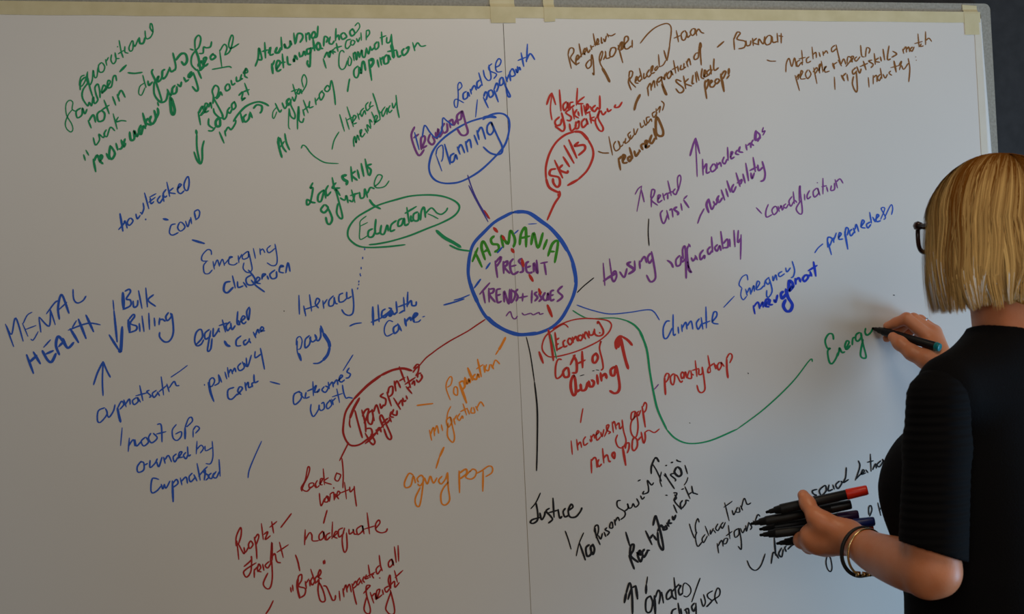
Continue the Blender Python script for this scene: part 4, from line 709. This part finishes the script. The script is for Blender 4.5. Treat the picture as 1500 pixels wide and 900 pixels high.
def right_arm():
    pts = np.array([RSH, REL, RWR, N(P(1296, 480, 2.69)), N(P(1310, 460, 2.6))])
    s = Solid(pts.min(0)-.06, pts.max(0)+.06, .0024)
    s.chain([RSH, REL+(RSH-REL)*.3, REL], [.043, .040, .037], .012)
    fa = RWR-REL
    s.chain(*dense([REL, REL+fa*.25, REL+fa*.65, RWR], [.037, .040, .032, .0245]), .008)
    W0 = (1374, 527, 2.592)
    for kx, r in zip([(1359, 495, 2.616), (1365, 488, 2.628), (1369, 487, 2.640), (1371, 493, 2.652)], (.0135, .0135, .013, .012)):
        s.limb(N(P(*W0)), N(P(*kx)), .0205, r, .012)
    s.chain([N(P(*p)) for p in [(1374, 537, 2.575), (1357, 527, 2.580), (1336, 517, 2.590), (1318, 503, 2.603), (1308, 494, 2.618)]], [.021, .0175, .0138, .0122, .0092], .008)
    for pts_, r in [([(1359, 494, 2.616), (1328, 467, 2.622), (1313, 473, 2.636), (1300, 478, 2.646)], [.0138, .0112, .0096, .0080]),
                    ([(1365, 487, 2.628), (1338, 467, 2.636), (1320, 481, 2.655), (1299, 496, 2.660)], [.0132, .0104, .0090, .0074]),
                    ([(1369, 486, 2.640), (1348, 469, 2.650), (1332, 486, 2.664), (1318, 499, 2.668)], [.012, .0095, .0083, .0068]),
                    ([(1371, 492, 2.652), (1358, 478, 2.663), (1345, 494, 2.674), (1334, 505, 2.676)], [.011, .0082, .0072, .006])]:
        s.chain([N(P(*p)) for p in pts_], r, .004)
    return s.surface()
body = skin_mesh('body', [head_and_neck(), trunk(), left_arm(), right_arm()], m_skin, woman)

# --- black top
def shirt():
    s = Solid(SP+(-.36, -.34, .70), SP+(.40, .36, 1.42), .0048)
    s.field(lambda *g: table(g, [(.74, .186, .140, -.002), (.80, .185, .140, .0), (.88, .178, .138, .006), (.965, .170, .136, .009), (1.0, .171, .140, .013), (1.05, .170, .141, .018), (1.13, .170, .139, .022),
                                 (1.20, .166, .118, .010), (1.265, .160, .092, -.012), (1.311, .125, .074, -.022), (1.341, .092, .066, -.024), (1.364, .070, .062, -.024)]), 0)
    for q in (-1, 1):
        s.blob(B(q*.076, .100, 1.122), (BL, BF, BU), (.073, .062, .085), .04)
        s.limb(B(q*.05, -.024, 1.321), B(q*.160, -.030, 1.289), .036, .043, .05)
    sl, g = s.sub(s.lo, s.lo+s.h*s.n)
    return s
def sleeve(s, sh, el, stop, r0_, r1_):
    e = sh+(el-sh)*stop; s.limb(sh, e, r0_, r1_, .02)
    ax = (el-sh)/np.linalg.norm(el-sh); p = .10
    sl, g = s.sub(e-p, e+p)                                      # flat hem: nothing of the sleeve past its end
    q = sum((g[i]-e[i])*ax[i] for i in range(3)); rr = np.sqrt(sum((g[i]-e[i])**2 for i in range(3)))
    return e, ax
def hem_cut(s, e, ax, tilt, r=.075):
    n_ = ax+tilt; n_ = n_/np.linalg.norm(n_); sl, g = s.sub(e-.12, e+.12)
    q = sum((g[i]-e[i])*n_[i] for i in range(3)); t = sum((g[i]-e[i])*ax[i] for i in range(3))
    rad = np.sqrt(np.maximum(sum((g[i]-e[i])**2 for i in range(3))-t*t, 0))
    d = np.maximum(np.maximum(-q, rad-r), t-.10); s.f[sl] = np.maximum(s.f[sl], -d)
s = shirt()
v_top = None
sv = Solid(np.minimum(LSH, LEL)-.12, np.maximum(LSH, LEL)+.12, .0032)     # left sleeve, a rib knit piece of its own
sv.chain([LSH+(BU*.010), LSH+(LEL-LSH)*.25, LSH+(LEL-LSH)*.96], [.0450, .0470, .0490], .01)
ax_ = (LEL-LSH)/np.linalg.norm(LEL-LSH); e_ = LSH+(LEL-LSH)*.895
hem_cut(sv, e_, ax_, N(cr)*-.25, .085)
x_, y_, z_ = sv.sub(sv.lo, sv.lo+sv.h*sv.n)[1]
sv.f += (.0005*np.sin(z_*2*math.pi/.0135)*np.clip((z_-1.05)/.05, 0, 1)).astype(np.float32)+0*sv.f
sv.limb(e_-ax_*.012, e_+ax_*.06, .0425, .0425, 0, True)           # the opening round the arm
rsv = sleeve(s, RSH, REL, .62, .052, .046); hem_cut(s, rsv[0], rsv[1], N((0, 0, 0)))
s.limb(rsv[0]-rsv[1]*.03, rsv[0]+rsv[1]*.06, .0425, .0425, 0, True)
s.limb(B(0, -.022, 1.371), B(0, -.01, 1.45), .0635, .075, .004, True)   # neck opening
s.limb(B(0, .0, 1.38), B(0, .07, 1.38), .055, .055, .004, True)
top = skin_mesh('shirt', [s.surface()], m_top, woman)
slv = skin_mesh('sleeve', [sv.surface()], m_rib, woman); slv['label'] = 'ribbed black sleeve'
def trousers():
    s = Solid(SP+(-.30, -.30, .04), SP+(.30, .30, .96), .008)
    s.field(lambda *g: table(g, [(.76, .165, .118, -.004), (.84, .168, .120, -.006), (.93, .150, .106, 0)]), 0)
    for q in (-1, 1):
        s.limb(B(q*.085, 0, .80), B(q*.08, .015, .46), .092, .066, .03); s.limb(B(q*.08, .015, .46), B(q*.078, -.01, .07), .066, .058, .02)
    return s.surface()
skin_mesh('trousers', [trousers()], m_trouser, woman)
for q in (-1, 1):
    s = Solid(B(q*.08, .03, 0)-(.16, .16, .01), B(q*.08, .03, 0)+(.16, .16, .11), .005)
    s.limb(B(q*.078, -.035, .042), B(q*.087, .13, .034), .040, .034, .02); s.limb(B(q*.078, -.012, .04), B(q*.078, -.012, .085), .038, .042, .02)
    x_, y_, z_ = s.sub(s.lo, s.lo+s.h*s.n)[1]; s.f = np.maximum(s.f, (.002-z_)+0*s.f).astype(np.float32); s.f = np.maximum(s.f, (z_-.088)+0*s.f).astype(np.float32)
    skin_mesh('shoe', [s.surface()], m_shoe, woman)
m_eye = mat('eye white', (.75, .72, .68), .2, .5); m_iris = mat('eye iris', (.05, .07, .08), .2, .6)
for q in (-1, 1):
    mb = MB(); c = V(H(q*.0305, .0765, .006)); n1, n2 = 8, 12
    vs = [c+V(BF)*.0105]; fs = []
    for a in range(1, n1):
        th = math.pi*.5*a/(n1-1)
        for b in range(n2):
            ph = 2*math.pi*b/n2; vs.append(c+(V(BF)*math.cos(th)+V(BL)*math.sin(th)*math.cos(ph)+V(BU)*math.sin(th)*math.sin(ph))*.0105)
    for b in range(n2): fs.append((0, 1+b, 1+(b+1) % n2))
    for a in range(n1-2):
        for b in range(n2): fs.append((1+a*n2+b, 1+(a+1)*n2+b, 1+(a+1)*n2+(b+1) % n2, 1+a*n2+(b+1) % n2))
    e = mesh('eye', vs, fs, m_eye, woman); e.data.materials.append(m_iris)
    for p in e.data.polygons:
        if (p.center-c).normalized().dot(V(BF)) > .86: p.material_index = 1

# --- hair: locks of strands falling from a parting to a blunt bob
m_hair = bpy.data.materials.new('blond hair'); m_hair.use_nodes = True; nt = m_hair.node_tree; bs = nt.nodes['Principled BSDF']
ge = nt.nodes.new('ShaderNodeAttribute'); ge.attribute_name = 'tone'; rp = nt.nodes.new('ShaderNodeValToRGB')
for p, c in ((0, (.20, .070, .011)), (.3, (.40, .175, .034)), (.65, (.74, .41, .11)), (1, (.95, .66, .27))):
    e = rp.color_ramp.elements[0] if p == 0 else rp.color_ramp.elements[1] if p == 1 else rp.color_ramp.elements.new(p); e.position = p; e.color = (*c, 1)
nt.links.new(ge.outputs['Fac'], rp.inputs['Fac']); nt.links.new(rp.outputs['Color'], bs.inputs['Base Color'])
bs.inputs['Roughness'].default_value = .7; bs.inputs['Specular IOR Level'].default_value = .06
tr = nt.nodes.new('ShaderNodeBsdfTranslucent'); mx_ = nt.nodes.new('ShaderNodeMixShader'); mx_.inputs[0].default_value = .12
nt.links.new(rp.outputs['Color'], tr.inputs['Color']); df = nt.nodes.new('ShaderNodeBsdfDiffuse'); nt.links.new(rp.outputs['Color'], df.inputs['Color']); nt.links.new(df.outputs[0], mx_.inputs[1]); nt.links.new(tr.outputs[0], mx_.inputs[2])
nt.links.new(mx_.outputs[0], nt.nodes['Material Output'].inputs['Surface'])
hr = random.Random(11)
def hair():
    vs = []; fs = []; tone = []; SEG = 18
    for ph in np.linspace(-1, 1, 420):
        phi = ph*math.pi; sd = 1 if phi >= 0 else -1; ab = abs(phi)
        if ab < .34: continue                                     # the face stays open
        lay = hr.random()**1.5; cl = hr.uniform(.25, .85); ze0 = -.126+hr.uniform(-.004, .005); cur = hr.uniform(.05, .30)
        if hr.random() < .07: cur = -.12; ze0 -= .006             # a few ends flick out
        cur *= min(1, max(.0, (ab-.9)/1.2)); wob = hr.uniform(0, 6.28); amp = hr.uniform(.001, .0075); lt = hr.random(); tw = hr.gauss(0, .10)
        ap = min(1, max(0, (ab-.7)/1.7)); al0 = (.50-.86*ap)      # where along the parting it starts, front to crown
        for k in range(24):
            d = hr.gauss(0, .05); p1 = phi+tw+d*cl; off = .002+.013*lay+hr.uniform(0, .005)
            ze = ze0+hr.uniform(-.003, .004); wd = hr.uniform(.0005, .0013); aa = al0+hr.gauss(0, .05)+max(0, .76-ab)*1.1
            S = np.array((.05*sd, math.sin(aa), math.cos(aa))); S /= np.linalg.norm(S); pts = []
            pe = phi+d if ab > .76 else sd*(.76+.25*(.76-ab))+d; E = np.array((math.sin(pe), math.cos(pe), 0.0)); om = math.acos(max(-1, min(1, S@E)))
            for i in range(SEG+1):
                t = i/SEG
                if t < .5:
                    u = t/.5; q = (math.sin((1-u)*om)*S+math.sin(u*om)*E)/math.sin(om)
                    o2 = off*(.35+.65*u); pts.append(H(q[0]*(.082+o2), q[1]*(.099+o2)-.010, .006+q[2]*(.100+o2*.6)))
                else:
                    u = (t-.5)/.5; a = pe+(p1-phi-d)*u; bk = max(0, -math.cos(a))
                    g = 1+.05*math.sin(u*math.pi*.85)-cur*max(0, u-.55)**2*4-.15*bk*u
                    w2 = amp*math.sin(u*6+wob)*u
                    l = (.082+off)*math.sin(a)*g+w2*math.cos(a); f = (.099+off)*math.cos(a)*g-.010-w2*math.sin(a)
                    pts.append(H(l, f, .006+(ze-.006+.014*bk)*u))
            n = len(vs)
            for i, p in enumerate(pts):
                tq = (pts[min(i+1, SEG)]-pts[max(i-1, 0)]); out = p-(HC+BU*(p[2]-HC[2])*.8); sdv = np.cross(tq, out); sdv = sdv/(np.linalg.norm(sdv)+1e-9)
                ww = wd*(.55+.45*min(1, i/4))*(1 if i < SEG-3 else (SEG+.4-i)/3.4); vs.append(p-sdv*ww); vs.append(p+sdv*ww)
            fs += [(n+2*i, n+2*i+1, n+2*i+3, n+2*i+2) for i in range(SEG)]; b_ = lt*.5+.5*hr.random(); tone += [min(1, max(0, b_-(.10+.40*ap)*max(0, 1-(i//2)/6.0)+.62*((i//2)/SEG-.58))) for i in range(2*SEG+2)]  # darker roots are hair colour; brightening towards the ends is light painted in
    return vs, fs, tone
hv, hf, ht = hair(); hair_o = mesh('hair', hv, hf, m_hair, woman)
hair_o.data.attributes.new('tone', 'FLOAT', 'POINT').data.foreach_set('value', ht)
# the scalp hair below the strands
s = Solid(HC-(.14, .14, .17), HC+(.14, .14, .16), .005)
s.blob(H(0, -.010, .010), (BL, BF, BU), (.078, .096, .092), 0)
s.limb(H(0, -.052, -.01), H(0, -.045, -.095), .070, .052, .03)
s.blob(H(0, -.012, -.040), (BL, BF, BU), (.081, .097, .088), .02)
s.blob(H(0, .10, -.05), (BL, BF, BU), (.078, .085, .105), .01, True)
s.limb(H(0, .0, -.12), H(0, .0, -.2), .07, .07, .01, True)
def curtain(x, y, z):                                            # wall of under-hair hanging to the ends, open at the face
    l = (x-HC[0])*BL[0]+(y-HC[1])*BL[1]; f = (x-HC[0])*BF[0]+(y-HC[1])*BF[1]+.010; zz = z-HC[2]                 # heights from the middle of the head
    g = 1+np.where(f < 0, .16*zz/.12*np.clip(-f/.09, 0, 1), 0)
    d = np.abs((np.sqrt((l/(.080*g))**2+(f/(.097*g))**2)-1)*.085)-.0045
    ang = np.abs(np.arctan2(l, f)); d = np.maximum(d, (.80-ang)*.08)
    return np.maximum(d, np.maximum(zz-.02, -.108-zz)).astype(np.float32)
s.field(curtain, .004)
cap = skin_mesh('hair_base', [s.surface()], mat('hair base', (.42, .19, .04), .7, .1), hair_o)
cap.parent = hair_o; cap.matrix_parent_inverse = hair_o.matrix_basis.inverted() @ Matrix.Identity(4)
cap.matrix_parent_inverse = Matrix.Identity(4)

# --- glasses, bangles, ring
m_spec = mat('dark brown spectacle frame', (.035, .014, .012), .25, .5)
m_lens = bpy.data.materials.new('spectacle lens'); m_lens.use_nodes = True; b_ = m_lens.node_tree.nodes['Principled BSDF']
b_.inputs['Transmission Weight'].default_value = 1; b_.inputs['Roughness'].default_value = 0; b_.inputs['IOR'].default_value = 1.05
gl = MB()
def rim(q): return [V(H(q*(.0355+.0275*math.copysign(abs(math.cos(a))**.6, math.cos(a))), .103-.010*((.5+.5*math.cos(a)))**2, -.013+.020*math.copysign(abs(math.sin(a))**.8, math.sin(a))+.004*math.cos(a))) for a in [2*math.pi*i/36 for i in range(36)]]
for q in (-1, 1):
    gl.tube(rim(q), .0036, 8, True)
    gl.tube([V(H(q*.052, .100, .0065)), V(H(q*.064, .091, .0085)), V(H(q*.070, .082, .008))], [.0048, .0076, .006], 8)
    gl.tube([V(H(q*.071, .086, .008)), V(H(q*.077, .03, .006)), V(H(q*.079, -.01, .004)), V(H(q*.074, -.04, -.012))], [.0032, .0026, .0024, .002], 8)
gl.tube([V(H(-.010, .104, -.008)), V(H(0, .107, -.004)), V(H(.010, .104, -.008))], .0022, 8)
glasses = gl.build('glasses', m_spec, woman, True); glasses['label'] = 'dark framed glasses'
for q in (-1, 1):
    rv = rim(q); c = sum(rv, V((0, 0, 0)))/len(rv); bk = V(BF)*-.0006
    vs = [c, c+bk]+rv+[p+bk for p in rv]; n = len(rv)
    fs = [(0, 2+i, 2+(i+1) % n) for i in range(n)]+[(1, 2+n+(i+1) % n, 2+n+i) for i in range(n)]+[(2+i, 2+n+i, 2+n+(i+1) % n, 2+(i+1) % n) for i in range(n)]
    o = mesh('lens', vs, fs, m_lens, None, False); o.parent = glasses; o.matrix_parent_inverse = Matrix.Identity(4)
def bangle(name, c, ax, up, ra, rb, tube, m, label, bead=None):
    ax = V(ax).normalized(); up = V(up); up = (up-ax*up.dot(ax)).normalized(); sd = ax.cross(up); c = V(c)
    mb = MB().tube([c+up*math.cos(a)*ra+sd*math.sin(a)*rb for a in [2*math.pi*i/48 for i in range(48)]], tube, 10, True)
    o = mb.build(name, m, woman, True); o['label'] = label; return o
m_cord = mat('black leather cord', (.010, .009, .009), .5, .4); m_gold = mat('gold', (.80, .58, .28), .22, .5, 1); m_silver = mat('silver', (.8, .8, .82), .2, .5, 1)
fax = (LWR-LEL)/np.linalg.norm(LWR-LEL)
bangle('bangle', P(1262, 809, 2.212), N(fax), BU, .0378, .0350, .0031, m_cord, 'black cord bangle')
bangle('bangle', P(1269, 810, 2.200), N(fax)-N(cr)*.1, BU, .0365, .0340, .0020, m_gold, 'thin gold bangle')
mb = MB(); c = V(P(1257, 842, 2.19))
for dx, r in ((0, .0042), (9, .0036), (16, .0036), (23, .0034)):
    mb.tube([V(P(1257+dx-3, 841+dx*.02, 2.190)), V(P(1257+dx+3, 841.5+dx*.02, 2.190))], r, 10)
mb.build('bangle_clasp', m_gold, woman, True)['label'] = 'small gold clasp bead'
p_, q_ = V(P(1348, 469, 2.650)), V(P(1369, 486, 2.640)); ra_ = q_-p_
bangle('finger_ring', p_+ra_*.25, ra_, BU, .0108, .0108, .0016, m_silver, 'silver finger ring')
# ------------------------------------------------------------------ marker pens
m_pen = mat('matt black plastic', (.010, .010, .011), .45, .25); m_nib = mat('dark felt', (.006, .006, .006), .9, .1)
m_print = mat('grey print on barrel', (.10, .095, .09), .5, .3)
CAPS = {n: mat(n+' cap plastic', c, .35, .4) for n, c in dict(red=(.85, .028, .010), black=(.010, .010, .011), purple=(.045, .012, .075), blue=(.010, .022, .16), orange=(.9, .07, .015), teal=(.0, .22, .24)).items()}
def pen(tip, end, r, cap, caplen, label, group=None, ring_only=False):
    tip = V(tip); end = V(end); L = (end-tip).length; d = (end-tip)/L
    root = empty('marker_pen', tip+d*L*.5); props(root, label, 'marker pen', group)
    def lathe(prof, name, m):
        mb = MB(); n = 20; up = d.orthogonal().normalized(); b = d.cross(up); vs = []; fs = []
        for t, q in prof:
            for k in range(n):
                a = 2*math.pi*k/n; vs.append(tip+d*t+(up*math.cos(a)+b*math.sin(a))*q)
        for i in range(len(prof)-1):
            for k in range(n): fs.append((i*n+k, i*n+(k+1) % n, (i+1)*n+(k+1) % n, (i+1)*n+k))
        fs += [tuple(range(n-1, -1, -1)), tuple((len(prof)-1)*n+k for k in range(n))]
        return mb.add(vs, fs).build(name, m, root, True)
    lathe([(0, .0012), (.001, .0022), (.007, .0026), (.008, .0026)], 'nib', m_nib)
    lathe([(.006, .0034), (.0065, .0036), (.014, .0043), (.0145, .0058), (.024, r*.86), (.0245, r*.98), (.026, r), (L-caplen, r), (L-caplen+.0006, r*.93), (L-.001, r*.9)], 'barrel', m_pen)
    c = lathe([(L-caplen-.0004, r*.9), (L-caplen, r*1.06), (L-caplen+.001, r*1.09), (L-.003, r*1.0), (L-.0006, r*.92), (L, r*.80)], 'cap', CAPS[cap]); c['label'] = cap+' cap'
    return root
DP = 2.300
G = 'marker pens held in one hand'
pen(P(1121.5, 751, 2.306), P(1271, 718, 2.278), .0080, 'red', .034, 'marker pen with a bright red cap, topmost of the held bunch', G)
pen(P(1099.5, 768, 2.313), P(1247, 739, 2.294), .0078, 'black', .034, 'marker pen with a black cap, just under the red capped pen in her hand', G)
pen(P(1112, 776, 2.326), P(1257.5, 754, 2.312), .0076, 'purple', .034, 'marker pen with a dark purple cap, below the black capped pen in her hand', G)
pen(P(1112.5, 784.5, 2.309), P(1281, 764, 2.298), .0076, 'blue', .034, 'marker pen with a dark blue cap, reaching farthest right in the held bunch', G)
pen(P(1137, 797, 2.318), P(1279, 773, 2.312), .0072, 'orange', .034, 'marker pen with an orange red cap half hidden, lowest of the held bunch', G)
tip = onboard(1277.5, 481, -.0006)
pen(tip, P(1377, 509.5, 2.562), .0078, 'teal', .009, 'black marker pen with a teal end writing the green word Energy')
